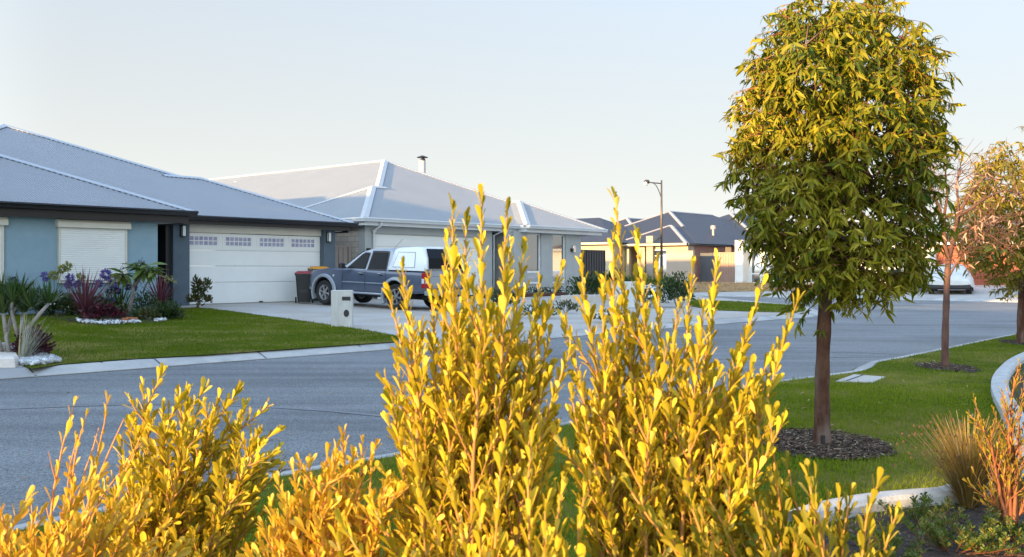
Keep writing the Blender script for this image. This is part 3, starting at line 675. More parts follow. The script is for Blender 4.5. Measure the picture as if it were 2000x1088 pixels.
# ===== white roofed house (middle)
h2=house_root(f2,'white_roof_house','grey rendered house with pale corrugated roof and two tall narrow windows behind the ute')
mb=MB(); ze=3.2; tp=.46; M['gapshade2']=mat('roof_gap_shade',(.16,.19,.26),(.18,.21,.28))  # blue-dark tone drawn as shade under the cap edges
rb=f2.hit(505,340,0); 
lo,hi=6.,60.
for _ in range(40):
    m=(lo+hi)/2
    x,z=f2.hit(505,340,m)
    if x>6.5 : lo=m
    else: hi=m
ybr=m
hip_block(mb,-.43,9,-.45,5.86,ze,tp,{'FL':(0,1),'BL':(0,1),'ridge':(0,.22)},h2,M['cap2'],M['gapshade2'])
hip_block(mb,-.1,13.15,-.42,ybr+6.6,ze,tp,{'FL':(.48,1),'FR':(.40,1),'ridge':(0,1),'BL':(0,1)},h2,M['cap2'],M['gapshade2'])
hip_block(mb,7.75,13.2,-1.0,9,ze,tp,{'FL':(0,1),'FR':(0,1),'ridge':(0,.2)},h2,M['cap2'],M['gapshade2'])
mb.build('roof',M['roof2'],h2);
g=MB(); gutter(g,[(-.43,5.86),(-.43,-.45),(7.75,-.45),(7.75,-1.0),(13.2,-1.0),(13.2,12)],ze); g.build('gutter',M['h2trim'],h2)
g=MB(); g.box(-.33,7.8,-.40,-.35,2.95,3.09); g.box(-.38,-.33,-.40,5.8,2.95,3.09); g.box(7.85,13.1,-.90,-.85,2.93,3.09); g.box(13.05,13.1,-.85,12,2.93,3.09); g.box(7.8,7.85,-.9,-.36,2.95,3.09); g.build('fascia',M['h2trim'],h2)
g=MB(); g.box(-.33,7.85,-.35,0.05,2.965,2.98); g.box(7.85,13.05,-.85,-.5,2.945,2.96); g.box(6.7,8.1,.05,2,2.965,2.98); g.box(12.76,13.05,-.5,12,2.945,2.96); g.build('soffit',M['h2trim'],h2)
MB().box(0,.42,0,.35,.1,2.97).build('pier',M['h2wall'],h2); MB().box(6.22,6.72,0,.4,.1,2.97).build('pier',M['h2wall'],h2)
w=MB(); w.box(0.02,.2,.35,6,.1,2.97); o=w.build('side_wall',M['block'],h2); brickuv(o)
w=MB(); w.box(.42,6.22,.02,.2,2.69,2.97); w.build('door_header',M['h2wall'],h2)
w=MB(); w.box(6.72,8.1,1.6,1.75,.1,2.97); w.box(6.60,6.72,.4,1.6,.1,2.969); w.build('porch_wall',M['h2porch'],h2)
yb=-.55
X2=lambda px:f2.X(px,yb)
wx=[X2(1003),X2(1029.5),X2(1057.5),X2(1079.5),X2(1105.5),X2(1135)]
zt=2.96; zsill=f2.Z(1090,553,yb); zh=f2.Z(1090,458.5,yb)
w=MB()
for a,b in ((wx[0],wx[1]),(wx[2],wx[3]),(wx[4],wx[5])): w.box(a,b,yb,yb+.2,.1,zt)
for a,b in ((wx[1],wx[2]),(wx[3],wx[4])): w.box(a,b,yb,yb+.2,.1,zsill); w.box(a,b,yb,yb+.2,zh,zt)
w.box(wx[0],wx[0]+.2,yb+.2,1.6,.1,2.959); w.box(wx[5]-.2,wx[5],yb+.2,14,.1,2.94)
w.box(wx[0]-.28,wx[0]-.001,yb+.12,yb+.3,.1,2.96)
w.build('wall',M['h2wall'],h2)
for i,(a,b) in enumerate(((wx[1],wx[2]),(wx[3],wx[4]))):
    f_=MB(); y=yb+.09; t=.05; zm=f2.Z(1090,531,yb)
    f_.box(a,a+t,y,y+.06,zsill,zh); f_.box(b-t,b,y,y+.06,zsill,zh); f_.box(a+t,b-t,y,y+.06,zh-t,zh); f_.box(a+t,b-t,y,y+.06,zsill,zsill+t); f_.box(a+t,b-t,y-.005,y+.06,zm-.04,zm+.04)
    wo=f_.build('window',M['whitemetal'],h2)
    p_=MB(); p_.box(a+t,b-t,y+.03,y+.036,zm+.04,zh-t); p_.build('pane',M['glass'],wo)
    p_=MB(); p_.box(a+t,b-t,y+.03,y+.036,zsill+t,zm-.04); p_.build('lower_pane',M['glassblind'],wo)
    s_=MB(); s_.box(a-.02,b+.02,yb-.03,yb+.088,zsill-.04,zsill-.002); s_.build('sill',M['h2wall'],wo)
    bl=MB()
    for k in range(22): z=zsill+.1+k*.085; bl.box(a+.06,b-.06,y+.09,y+.1,z,z+.055)
    bl.build('blind',M['whitemetal'],wo)
# garage door
gd=empty('garage_door',(0,0,0)); gd.parent=h2
q=MB(); zz=[.30,.80,1.28,1.76,2.24,2.68]
for a,b in zip(zz[:-1],zz[1:]):
    q.box(.43,6.21,.10,.14,a+.011,b-.011)
    for k in range(5): xx=.62+k*1.13; q.box(xx,xx+.98,.09,.0995,a+.10,a+.13); q.box(xx,xx+.98,.09,.0995,b-.12,b-.09)
q.build('door_panel',M['doorwhite'],gd); q=MB(); q.box(.43,6.21,.12,.2,.2,2.69); q.build('door_back',M['cream'],gd)
# downpipes
for x in (.35,):
    q=MB(); q.tube([(x,-.46,3.08),(x,-.44,2.96),(x,-.1,2.8),(x,-.07,2.7),(x,-.07,.3)],.045,8); q.box(x-.07,x+.07,-.13,-.02,2.72,2.8); q.build('downpipe',M['h2trim'],h2,smooth=True)
q=MB(); q.tube([(6.9,-.45,3.08),(6.9,-.40,2.96),(6.9,.06,2.8),(6.9,.08,.3)],.045,8); q.build('downpipe',M['h2trim'],h2,smooth=True)
# meter light beside garage, wall lights
s=empty('wall_light',(0,0,0)); s.parent=h2; b=MB(); b.box(.06,.16,-.14,-.001,2.02,2.16); b.build('lamp_bracket',M['black'],s); b=MB(); b.box(.17,.40,-.11,-.02,2.0,2.14,.02); b.build('lamp_glass',M['cream'],s)
for px,py in ((1022,480),(1117,487)):
    x,z=f2.hit(px,py,yb); s=empty('wall_light',(0,0,0)); s.parent=h2
    b=MB(); b.box(x-.12,x-.02,yb-.12,yb-.001,z-.10,z+.04); b.build('lamp_bracket',M['darksteel'],s); b=MB(); b.box(x-.02,x+.18,yb-.10,yb-.001,z-.12,z+.18,.02); b.build('lamp_shade',M['steel'],s)
# flue
def on_roof_root(x,y): return f2.w(x,y)
x,z=f2.hit(825,306,7.2); q=MB(); q.lathe([(.16,z-1.9),(.16,z-.2)],x,7.2,20); fl=q.build('flue',M['cap2'],h2,smooth=False)
q=MB(); q.lathe([(.03,z-.2),(.03,z-.02)],x+.06,7.2,6); q.lathe([(.13,z-.2),(.11,z-.1),(.02,z-.06)],x+.03,7.2,12); q.build('flue_outlet',M['black'],fl); q=MB(); q.lathe([(.27,z-.05),(.25,z-.02),(.02,z+.06)],x,7.2,20); q.build('flue_cowl',M['black'],fl)
# vents on the lit slope
for px,py,yy,mt in ((461,357,16.5,M['cap2']),(485,372,14.2,M['black'])):
    x,z=f2.hit(px,py,yy); q=MB(); q.lathe([(.07,z-.6),(.07,z),(.10,z+.01),(.10,z+.06)],x,yy,10); q.build('roof_vent',mt,h2)
# side fence between the two houses
ff=empty('side_gate',(f1.ox,f1.oy,0),f1.a,'taupe metal side gate panel in the gap between the blue house and the block wall','gate')
q=MB(); xg0,xg1=5.60,6.75; zg=f1.Z(660,481,.6)
for k in range(5): x=xg0+k*.2; q.box(x+.02,x+.19,.6,.62,.2,zg-.03)
q.box(xg0,xg1-.12,.625,.635,.2,zg-.05); q.build('sheet_panel',M['gate'],ff)
q=MB(); q.box(xg0,xg1,.58,.64,zg-.03,zg+.02); q.box(xg1-.1,xg1-.05,.58,.64,.2,zg-.03); q.box(xg1-.05,xg1,.58,.64,.2,zg-.03); q.build('gate_frame',M['gate'],ff)
# charcoal fence right of the middle house
fe=empty('sheet_fence',(f2.ox,f2.oy,0),f2.a,'charcoal ribbed sheet metal fence at the right corner of the white roofed house','fence')
yf=.2; q=MB(); xa=wx[5]+.02; xb=f2.X(1182,yf); zf_=f2.Z(1160,489,yf)
k=0; x=xa+.04
while x<xb-.05:
    q.box(x,min(x+.10,xb-.05),yf,yf+.012,.1,zf_-.04); q.box(min(x+.10,xb-.05),min(x+.2,xb-.04),yf+.03,yf+.042,.1,zf_-.04); q.box(min(x+.098,xb-.05),min(x+.106,xb-.045),yf+.012,yf+.03,.1,zf_-.04); x+=.2
q.box(xa+.04,xb-.05,yf+.044,yf+.05,.1,zf_-.04); q.build('sheet_panel',M['fence'],fe); q=MB(); q.box(xa,xb,yf-.02,yf+.05,zf_-.04,zf_+.02); q.box(xa,xa+.04,yf-.02,yf+.05,.1,zf_-.04); q.box(xb-.05,xb,yf-.021,yf+.05,.1,zf_-.04); q.build('fence_frame',M['fence'],fe)
# ===== dark roofed house across the junction
h3=house_root(f3,'dark_roof_house','cream house with dark blue metal roof and red brick side wall beyond the junction')
mb=MB(); ze=3.2; tp=.46; c3a=(M['cap3'],None)
hip_block(mb,-27.6,-21.3,-.5,5.6,ze,tp,{'FL':(0,1),'FR':(0,1),'ridge':(0,1)},h3,M['cap3'],None,.16)
hip_block(mb,-32.8,-21.0,.6,19,ze,tp,{'FR':(.5,1),'FL':(.3,1),'ridge':(0,1)},h3,M['cap3'],None,.16)
hip_block(mb,-42,-26.2,-2.0,7,3.32,tp,{},h3,M['cap3'])
hip_block(mb,-33,-20.2,9.4,28,ze,tp,{'FR':(.1,1),'ridge':(0,1)},h3,M['cap3'],None,.18)
mb.build('roof',M['roof3'],h3)
g=MB(); gutter(g,[(-42,-2),(-26.2,-2)],3.32); gutter(g,[(-27.6,2),(-27.6,-.5),(-21.3,-.5)],ze); g.build('gutter',mat('cream_gutter',(.60,.50,.36),(.64,.54,.40),rough=.5),h3)
g=MB(); gutter(g,[(-21.3,-.4),(-21.3,5.6),(-21.0,5.61),(-21.0,20)],ze); g.build('side_gutter',M['h3dark'],h3)
w=MB(); w.box(-41.5,-26.7,-1.5,-1.3,.3,3.28); w.box(-26.9,-26.7,-1.3,1.5,.3,3.27); w.build('wall',M['h3wall'],h3)
w=MB(); X3=f3.X; w.box(X3(1222,0),X3(1228.5,0),0,.3,.3,3.1); w.build('pillar',M['h3wall'],h3)
w=MB(); w.box(X3(1245,0),X3(1259,0),0,.3,.3,3.1); w.build('pillar',M['h3wall'],h3)
w=MB(); w.box(-26.7,-24.9,2.0,2.2,.3,3.1); w.build('porch_wall',M['h3taupe'],h3)
w=MB(); w.box(-26.4,-25.4,1.93,1.995,.55,2.8); w.build('door',M['reddoor'],h3)
w=MB(); w.box(X3(1262,-.3),X3(1275,-.3),-.3,1.6,.3,3.78); w.build('blade_wall',M['h3grey'],h3)
w=MB(); w.box(-24.2,X3(1345,0),0,.25,.3,3.09); w.build('front_wall',M['h3wall'],h3)
w=MB(); w.box(-24.15,-23.2,-.05,-.002,1.2,2.75); w.build('window',M['glass'],h3); 
w=MB(); w.box(-24.2,-23.15,-.07,-.052,2.75,2.82); w.box(-24.2,-23.15,-.07,-.052,2.35,2.40); w.build('window_frame',M['whitemetal'],h3)
w=MB(); w.box(-21.75,-21.45,-.1,.25,.3,3.1); w.build('corner_pier',M['h3taupe'],h3)
w=MB(); w.box(-21.75,-21.5,.26,18,.3,3.1); o=w.build('side_wall',M['redbrick'],h3); brickuv(o)
w=MB(); w.box(-21.49,-21.42,.26,.62,.3,3.08); w.build('downpipe',M['h3taupe'],h3)
for yy in (5.2,9.5):
    w=MB(); w.box(-21.498,-21.47,yy,yy+.9,1.6,3.05); w.build('side_window',M['glass'],h3)
q=MB(); x_,z_=f3.hit(1352,447,6.0); q.lathe([(.09,z_-1),(.09,z_-.1),(.2,z_-.1),(.2,z_+.15),(.03,z_+.2)],-22.6,5.5,12); q.build('roof_vent',M['cap3'],h3)
sw=empty('screen_wall',f3.w(-22.6,-1.3,.5),f3.a,'beige rendered screen wall in front of the dark roofed house corner','wall')
a,b=X3(1303,-1.3)+22.6,X3(1355,-1.3)+22.6; w=MB(); w.box(a,b,-.1,.1,-.3,f3.Z(1330,490,-1.3)-.56); w.build('panel',M['h3taupe'],sw); w=MB(); w.box(a-.02,b+.02,-.13,.13,f3.Z(1330,490,-1.3)-.56,f3.Z(1330,490,-1.3)-.5); w.build('coping',M['h3taupe'],sw)
gt=empty('metal_gate',f3.w(-21,1.0,.5),f3.a,'dark charcoal slatted gate between red brick wall and brown fence','gate')
a,b=X3(1368,1)+21,X3(1393,1)+21; zt_=f3.Z(1380,494,1)-.5
w=MB()
for k in range(12): zz=.02+k*(zt_-.05)/12; w.box(a+.05,b-.05,-.02,.0,zz,zz+(zt_-.05)/12-.02)
w.box(a+.05,b-.05,.001,.01,0,zt_-.05); w.build('slat_panel',M['h3dark'],gt); w=MB(); w.box(a,a+.05,-.04,.02,-.1,zt_); w.box(b-.05,b,-.04,.02,-.1,zt_); w.box(a+.05,b-.05,-.04,.02,zt_-.05,zt_); w.build('gate_frame',M['h3dark'],gt)
bf=empty('brown_fence',f3.w(-19,1.0,.5),f3.a,'brown ribbed metal fence joining the white pillar to the charcoal gate','fence')
a,b=X3(1394,1)+19,X3(1442,.9)+19; w=MB(); k=0; x=a
while x<b: w.box(x,min(x+.12,b),-.03,-.015,-.2,zt_-.04); w.box(min(x+.12,b),min(x+.2,b+.001),-.006,.0,-.2,zt_-.04); x+=.2
w.box(a,b,.001,.01,-.2,zt_-.04); w.build('sheet_panel',M['brownsheet'],bf); w=MB(); w.box(a,b,-.05,.03,zt_-.04,zt_+.02); w.build('top_rail',M['brownsheet'],bf)
# houses further back, roofs showing over the others
def far_house(x0,x1,y0,y1,zb,label,roof,wall,ze=3.2,tp=.46):
    r=empty('far_house',f3.w((x0+x1)/2,y0,zb),f3.a,label,'house'); mb=MB(); xm=(x0+x1)/2
    hip_block(mb,x0-xm,x1-xm,0,y1-y0,ze-zb,tp,None,r,M['cap3'],None,.18); mb.build('roof',roof,r)
    w=MB(); w.box(x0-xm+.5,x1-xm-.5,.5,y1-y0-.5,-.3,ze-zb-.03); o=w.build('wall',wall,r)
    for k in (-.6,.25):
        w=MB(); w.box((x1-x0)/2*k,(x1-x0)/2*k+1.6,.44,.498,.9,2.2); w.build('window',M['glass'],r)
    return r
far_house(-43,-30.4,9,26,.6,'dark roofed house whose peak shows just left of the street lamp pole',M['roof3'],M['h3wall'])
far_house(-55,-43.5,20,38,.7,'dark roofed house far back, peak just above the gutter end of the white roofed house',M['roof3'],M['h3wall'],3.4)
far_house(-14,-1,30,46,.7,'blue grey roofed house far behind the terracotta garage house',M['roof3'],M['h3wall'],3.9)
# ===== white house with tall windows
h4=empty('white_house',f3.w(-12.5,0,.55),f3.a,'white rendered house with pale roof and framed tall windows behind the big tree','house')
q=lambda x: x+12.5
zq=lambda z: z-.55
w=MB(); w.box(q(X3(1435.5,0)),q(X3(1451,0)),0,.75,-.3,zq(f3.Z(1443,469,0))); w.build('pillar',M['whitewall'],h4)
mb=MB(); ze4=f3.Z(1480,485,.2); hip_block(mb,q(-17.1),q(-7.2),.2,10,zq(ze4),.42,None,h4,M['cap2'],None,.15); mb.build('roof',M['roof2'],h4)
g=MB(); gutter(g,[(q(-17.1),.9),(q(-17.1),.2),(q(-7.2),.2),(q(-7.2),10)],zq(ze4)); g.build('gutter',M['whitemetal'],h4)
yw=.75; xs=[X3(p,yw) for p in (1452,1466,1485.5,1491,1506,1512,1532)]
zb_,zt4=f3.Z(1480,551,yw),f3.Z(1480,490,yw)
w=MB(); 
for a,b in ((xs[0],xs[1]),(xs[2],xs[3]),(xs[4]+.0,xs[5])): w.box(q(a),q(b),yw,yw+.2,-.3,zq(ze4)-.02)
w.box(q(xs[6]),q(-7.6),yw,yw+.2,-.3,zq(ze4)-.02); w.box(q(xs[0])+.01,q(xs[6]),yw+.9,yw+1,-.3,zq(ze4)-.03); w.build('wall',M['whitewall'],h4)
for a,b in ((xs[1],xs[2]),(xs[3],xs[4]),(xs[5],xs[6])):
    f_=MB(); f_.box(q(a),q(a)+.07,yw+.04,yw+.1,-.05,zq(zt4)); f_.box(q(b)-.07,q(b),yw+.04,yw+.1,-.05,zq(zt4)); f_.box(q(a)+.07,q(b)-.07,yw+.04,yw+.1,zq(zt4)-.07,zq(zt4)); f_.box(q(a)+.07,q(b)-.07,yw+.04,yw+.1,-.05,.03); f_.box(q(a)+.07,q(b)-.07,yw+.04,yw+.1,.55,.63)
    wo=f_.build('window',M['whitemetal'],h4); p_=MB(); p_.box(q(a)+.07,q(b)-.07,yw+.06,yw+.07,.03,zq(zt4)-.07); p_.build('pane',M['glass'],wo)
    f_=MB(); f_.box(q(a),q(b),yw,yw+.2,zq(zt4),zq(ze4)-.02); f_.build('lintel',M['whitewall'],h4)
# ===== terracotta garage house (right)
h5=empty('terracotta_garage_house',f3.w(-2,0,.5),f3.a,'house with wide terracotta garage door and brown roof behind the covered car','house')
q=lambda x: x+2
ze5=f3.Z(1850,474,-.4)-.5
mb=MB(); hip_block(mb,q(-6.5),q(7.5),-.45,12,ze5,.36,{'FL':(0,1),'FR':(0,1),'ridge':(0,1)},h5,mat('tile_cap',(.20,.15,.13),rough=.7),None,.18); mb.build('roof',M['rooftile'],h5)
g=MB(); gutter(g,[(q(-6.5),6),(q(-6.5),-.45),(q(7.5),-.45)],ze5); g.build('gutter',M['whitemetal'],h5)
w=MB(); w.box(q(X3(1806,0)),q(X3(1827,0)),0,.35,-.3,ze5-.1); w.build('pier',M['whitewall'],h5)
w=MB(); w.box(q(X3(1827,0))+.001,q(X3(2075,0)),.02,.3,ze5-.34,ze5-.1); w.build('header',mat('terracotta_header',(.22,.045,.025),(.24,.05,.03)),h5)
w=MB(); w.box(q(X3(2075,0)),q(7.2),0,.3,-.3,ze5-.1); w.build('wall',M['whitewall'],h5); w=MB(); w.box(q(-6.1),q(X3(1806,0))-.001,.3,.5,-.3,ze5-.1); w.build('wall',M['whitewall'],h5)
gd=MB(); a,b=q(X3(1827,0))+.01,q(X3(2075,0))-.01; hh=(ze5-.34+.0)/5
for k in range(5): gd.box(a,b,.22,.26,k*hh+.006,(k+1)*hh-.006)
gd.box(a,b,.262,.3,-.1,ze5-.34)
gd.build('garage_door',M['redgarage'],h5)
w=MB(); x_,z_=f3.hit(1817,492,0); w.box(q(x_)-.07,q(x_)+.07,-.06,-.001,z_-.5-.12,z_-.5+.12); w.build('wall_lamp',M['steel'],h5)
# ===== unseen blocks and a wall, added and sized to shade the street
AN=math.atan2(.75,-.66); av=Vector((-.75,-.66,0)); pv=Vector((.66,-.75,0))
def shade_block(D,q0,L,depth,H,name,label,wm):
    o=av*D+pv*q0; r=empty(name,o,AN,label,'house')
    w=MB(); w.box(0,L,0,depth,-.1,H-.25); w.build('wall',wm,r); w=MB(); w.box(-.15,L+.15,-.15,depth+.15,H-.25,H); w.build('shade_block_parapet',M['whitemetal'],r)
    k=1.5
    while k<L-2:
        f_=MB(); f_.box(k,k+1.6,-.06,-.001,.9,2.2); wo=f_.build('window',M['glass'],r); k+=3.6
shade_block(13,-2.9,3.4,8,5.06,'narrow_shade_block','narrow flat roofed cream house behind the viewpoint, shading the street tree trunk',M['h3wall'])  # unseen narrow block, added to cast shade
shade_block(13,-6.35,12.1,8,7.0,'tall_shade_block','grey two storey house behind the viewpoint, shading the middle of the street',M['h2wall'])  # unseen block, added to cast shade
shade_block(3,-18.2,10.8,9,10.3,'tall_shade_block','tall white house outside the left edge, shading the road junction',M['whitewall'])  # unseen tall block, added to cast shade
shade_block(2,-29.2,17,9,7.5,'tall_shade_block','long taupe house standing left of the blue house, outside the frame',M['h3taupe'])  # unseen long block, added to cast shade
bfn=empty('shade_wall',av*6+pv*9,AN,'low rendered boundary wall behind the planted garden bed','wall'); w=MB(); w.box(0,13,0,.15,-.1,1.6); w.build('shade_wall_panel',M['h2wall'],bfn); w=MB(); w.box(-.03,13.03,-.03,.18,1.6,1.66); w.build('coping',M['whitemetal'],bfn)  # unseen wall, put in to keep the near lawn shaded
# ===== street lamp
xl,_=f3.hit(1292,500,-10.8); lp=f3.w(xl,-10.8,zC(-10.8)); dl=lp.y; kz=lambda py:CH+(YH-py)/F*dl-lp.z
sl=empty('street_lamp',lp,0,'tall dark street lamp with curved bracket arm standing before the dark roofed house','street lamp')
q=MB(); q.tube([(0,0,0),(0,0,kz(420)),(0,0,kz(352))],[.085,.065,.045],10); q.build('pole',M['pole'],sl,smooth=True)
sx=dl/F
q=MB(); q.tube([(0,0,kz(358.5)),(-22*sx,0,kz(356.5)),(-27*sx,0,kz(355.8))],.032,8); q.tube([(0,0,kz(388)),(-2.5*sx,0,kz(380)),(-6*sx,0,kz(371)),(-10*sx,0,kz(363)),(-15*sx,0,kz(358)),(-20*sx,0,kz(356.8))],.026,8); q.build('arm',M['darksteel'],sl,smooth=True)
hd=MB(); hd.tube([(-24*sx,0,kz(355.7)),(-27*sx,0,kz(355.3)),(-31*sx,0,kz(355.2)),(-34.5*sx,0,kz(355.9))],[.09,.13,.13,.06],10); lh=hd.build('lamp_head',M['darksteel'],sl,smooth=True)
hd=MB(); hd.tube([(-26.5*sx,0,kz(357.4)),(-29*sx,0,kz(358.2)),(-32*sx,0,kz(358.2)),(-35*sx,0,kz(356.6))],[.05,.13,.14,.05],10); hd.build('diffuser',M['lampglass'],lh,smooth=True)
# ===== letterboxes
def text(s,size,loc,rot,m,parent,name='lettering',ex=.002):
    c=bpy.data.curves.new(name,'FONT'); c.body=s; c.size=size; c.extrude=ex; c.align_x='CENTER'; c.align_y='CENTER'
    o=bpy.data.objects.new('tmp',c); C.objects.link(o); dg=bpy.context.evaluated_depsgraph_get(); me=bpy.data.meshes.new_from_object(o.evaluated_get(dg)); bpy.data.objects.remove(o)
    me.materials.clear(); me.materials.append(m); o=bpy.data.objects.new(name,me); C.objects.link(o); o.location=loc; o.rotation_euler=rot; o.parent=parent; return o
p=GA(667,639); dlb=p.y; s_=dlb/F
lb1=empty('letterbox',p,R(3),'weathered pale stone letterbox pillar on the lawn edge by the left driveway','letterbox')
W_=20.5*s_; Hh=72*s_; dp=.26
w=MB(); w.box(-W_,W_,-.0,dp,-.15,Hh,.012); w.build('pillar',M['letter'],lb1)
w=MB(); w.box(-W_+14*s_+.0,-W_+14*s_+.006,-.003,.0,0,Hh-.02); w.build('seam',M['kerb'],lb1)
w=MB(); w.box(-W_+21.5*s_,-W_+38*s_,-.006,-.001,Hh-20*s_,Hh-12.5*s_); w.build('mail_slot',M['black'],lb1)
cx,cz=-W_+30*s_,Hh-45*s_
w=MB(); n=24; w.add([(cx+math.cos(6.283*k/n)*5.4*s_,-.005,cz+math.sin(6.283*k/n)*7.2*s_) for k in range(n)],[tuple(range(n))]); w.build('paper_hole',M['black'],lb1)
text('141',8.5*s_,(-W_+30*s_,-.004,Hh-7*s_),(R(90),0,0),M['steel'],lb1,'house_number')
p=GA(1217,600); s_=p.y/F
lb2=empty('letterbox',p,R(-2),'wide white rendered letterbox block with steel flap beside white flowers','letterbox')
W_=27*s_; Hh=50*s_
w=MB(); w.box(-W_,W_,0,.35,-.15,Hh,.01); w.build('block',M['letter2'],lb2)
w=MB(); w.prism([(-.002,Hh-21*s_),(-.06,Hh-20*s_),(-.03,Hh-8*s_),(-.002,Hh-7*s_)],'x',-6*s_,2*s_); w.build('flap',M['steel'],lb2)
w=MB(); w.box(-4.5*s_,1.5*s_,-.037,-.004,Hh-9.4*s_,Hh-8*s_); w.build('mail_slot',M['black'],lb2)
w=MB(); w.box(12.5*s_,24*s_,-.006,-.001,Hh-14.5*s_,Hh-2.5*s_); pq=w.build('number_plate',M['cream'],lb2)
text('143',7*s_,(20*s_,-.008,Hh-6.5*s_),(R(90),0,0),M['ink'],pq,'house_number')
w=MB(); w.box(14*s_,23*s_,-.008,-.0065,Hh-11.8*s_,Hh-11.2*s_); w.box(14*s_,23*s_,-.008,-.0065,Hh-13.6*s_,Hh-13.2*s_); w.build('fine_print',M['brownsheet'],pq)
# ===== wheelie bins
def bin_(loc,rz,label,body,lid,hh=1.0):
    r=empty('wheelie_bin',loc,rz,label,'bin','wheelie bins beside the garage door')
    def tap(z0,z1,w0,w1,d0,d1,c=.04):
        def rr(w_,d_,z): return [(-w_+c,-d_,z),(w_-c,-d_,z),(w_,-d_+c,z),(w_,d_-c,z),(w_-c,d_,z),(-w_+c,d_,z),(-w_,d_-c,z),(-w_,-d_+c,z)]
        a=rr(w0,d0,z0)+rr(w1,d1,z1); return a,[tuple(range(7,-1,-1)),tuple(range(8,16))]+[(k,(k+1)%8,8+(k+1)%8,8+k) for k in range(8)]
    b=MB(); b.add(*tap(.04,hh-.10,.20,.265,.22,.31)); b.add(*tap(hh-.099,hh-.04,.285,.29,.33,.335)); b.box(-.12,.12,-.262,-.24,.35,.62); b.build('body',body,r)
    l=MB(); l.add(*tap(hh-.038,hh+.0,.295,.29,.345,.34)); l.add(*tap(hh+.001,hh+.045,.27,.20,.32,.24)); l.tube([(-.2,.36,hh-.0),(.2,.36,hh)],.02,8); l.build('lid',lid,r)
    for sx_ in (-1,1):
        w=MB(); w.tube([(sx_*.235,.27,.1),(sx_*.285,.27,.1)],.1,16); w.build('wheel',M['rubber'],r)
    w=MB(); w.box(.0,.12,-.283,-.2635,.735,.75); w.build('label_strip',M['plate'],r)
    return r
z1=zA(*f1.w(4.35,-1.2).xy)
pb=f1.w(f1.X(594,-1.0),-1.0); bin_((pb.x,pb.y,zA(pb.x,pb.y)),R(12),'black wheelie bin with a dark red lid against the garage door',M['binblack'],M['binred'],.98)
pb=f1.w(f1.X(622,-.55),-.55); bin_((pb.x,pb.y,zA(pb.x,pb.y)),R(25),'green wheelie bin with an orange yellow lid half hidden by the ute bonnet',M['bingreen'],M['binyellow'],1.12)
# ---------------------------------------------------------------- VEHICLES
def loft(mb,secs,close=True):
    n=len(secs[0]); vs=[p for s_ in secs for p in s_]; fs=[]
    for i in range(len(secs)-1):
        for k in range(n if close else n-1):
            q_=(k+1)%n; fs.append((i*n+k,i*n+q_,(i+1)*n+q_,(i+1)*n+k))
    if close: fs.append(tuple(range(n-1,-1,-1))); fs.append(tuple((len(secs)-1)*n+k for k in range(n)))
    mb.add(vs,fs)
def boolean(o,cutters):
    for c in cutters:
        m=o.modifiers.new('b','BOOLEAN'); m.operation='DIFFERENCE'; m.solver='EXACT'; m.object=c
    dg=bpy.context.evaluated_depsgraph_get(); me=bpy.data.meshes.new_from_object(o.evaluated_get(dg)); o.modifiers.clear(); o.data=me
    for c in cutters: bpy.data.objects.remove(c)
def smooth_angle(o,a=35):
    me=o.data; me.polygons.foreach_set('use_smooth',[True]*len(me.polygons)); me.set_sharp_from_angle(angle=R(a))
def bevel(o,w_=.01,seg=2,ang=30):
    m=o.modifiers.new('bevel','BEVEL'); m.width=w_; m.segments=seg; m.limit_method='ANGLE'; m.angle_limit=R(ang)
WB=3.05
def make_wheel(par,x,y,side):
    wh=empty('wheel',(x,y,.37)); wh.parent=par
    t=MB(); pr=[(.23,-.11),(.33,-.125),(.36,-.11),(.37,-.08),(.37,.08),(.36,.11),(.33,.125),(.23,.11)]
    n=32; vs=[];fs=[]
    for r,yy in pr:
        for k in range(n): a=2*math.pi*k/n; vs.append((r*math.cos(a),yy,r*math.sin(a)))
    for i in range(len(pr)):
        for k in range(n):
            q_=(k+1)%n; j=(i+1)%len(pr); fs.append((i*n+k,i*n+q_,j*n+q_,j*n+k))
    t.add(vs,fs); t.build('tyre',M['rubber'],wh,smooth=False)
    r_=MB(); s=side
    pr=[(.235,.10),(.235,-.10),(.205,-.10),(.20,.07),(.215,.105),(.235,.108)]
    vs=[];fs=[]
    for r,yy in pr:
        for k in range(n): a=2*math.pi*k/n; vs.append((r*math.cos(a),s*yy,r*math.sin(a)))
    for i in range(len(pr)):
        for k in range(n):
            q_=(k+1)%n; j=(i+1)%len(pr); fs.append((i*n+k,i*n+q_,j*n+q_,j*n+k))
    r_.add(vs,fs)
    for k in range(6):
        a=2*math.pi*k/6+.2; ca,sa=math.cos(a),math.sin(a)
        def pt(rr,tt,yy): return (rr*ca-tt*sa,s*yy,rr*sa+tt*ca)
        vs=[pt(.04,-.026,.05),pt(.04,.026,.05),pt(.215,.034,.06),pt(.215,-.034,.06),pt(.04,-.022,.085),pt(.04,.022,.085),pt(.215,.026,.10),pt(.215,-.026,.10)]
        r_.add(vs,[(0,1,2,3),(4,7,6,5),(0,4,5,1),(1,5,6,2),(2,6,7,3),(3,7,4,0)])
    r_.tube([(0,s*.04,0),(0,s*.10,0)],[.06,.05],12)
    r_.build('rim',M['alloy'],wh)
    d=MB(); d.tube([(0,s*.0,0),(0,s*.03,0)],.19,20); d.build('brake_disc',M['plastic'],wh)
    return wh
rw=Vector((-3.29,28.0,0)); fw=Vector((-5.66,29.85,0)); hdv=(fw-rw).normalized(); rt=Vector((hdv.y,-hdv.x,0))
ctr=rw+rt*.76; ang=math.atan2(hdv.y,hdv.x)
zr_=zA(ctr.x,ctr.y); fc=ctr+hdv*WB; zf2=zA(fc.x,fc.y)
ute=empty('dual_cab_ute',(ctr.x,ctr.y,zr_),0,'blue grey dual cab ute with a white canopy parked on the driveway','car')
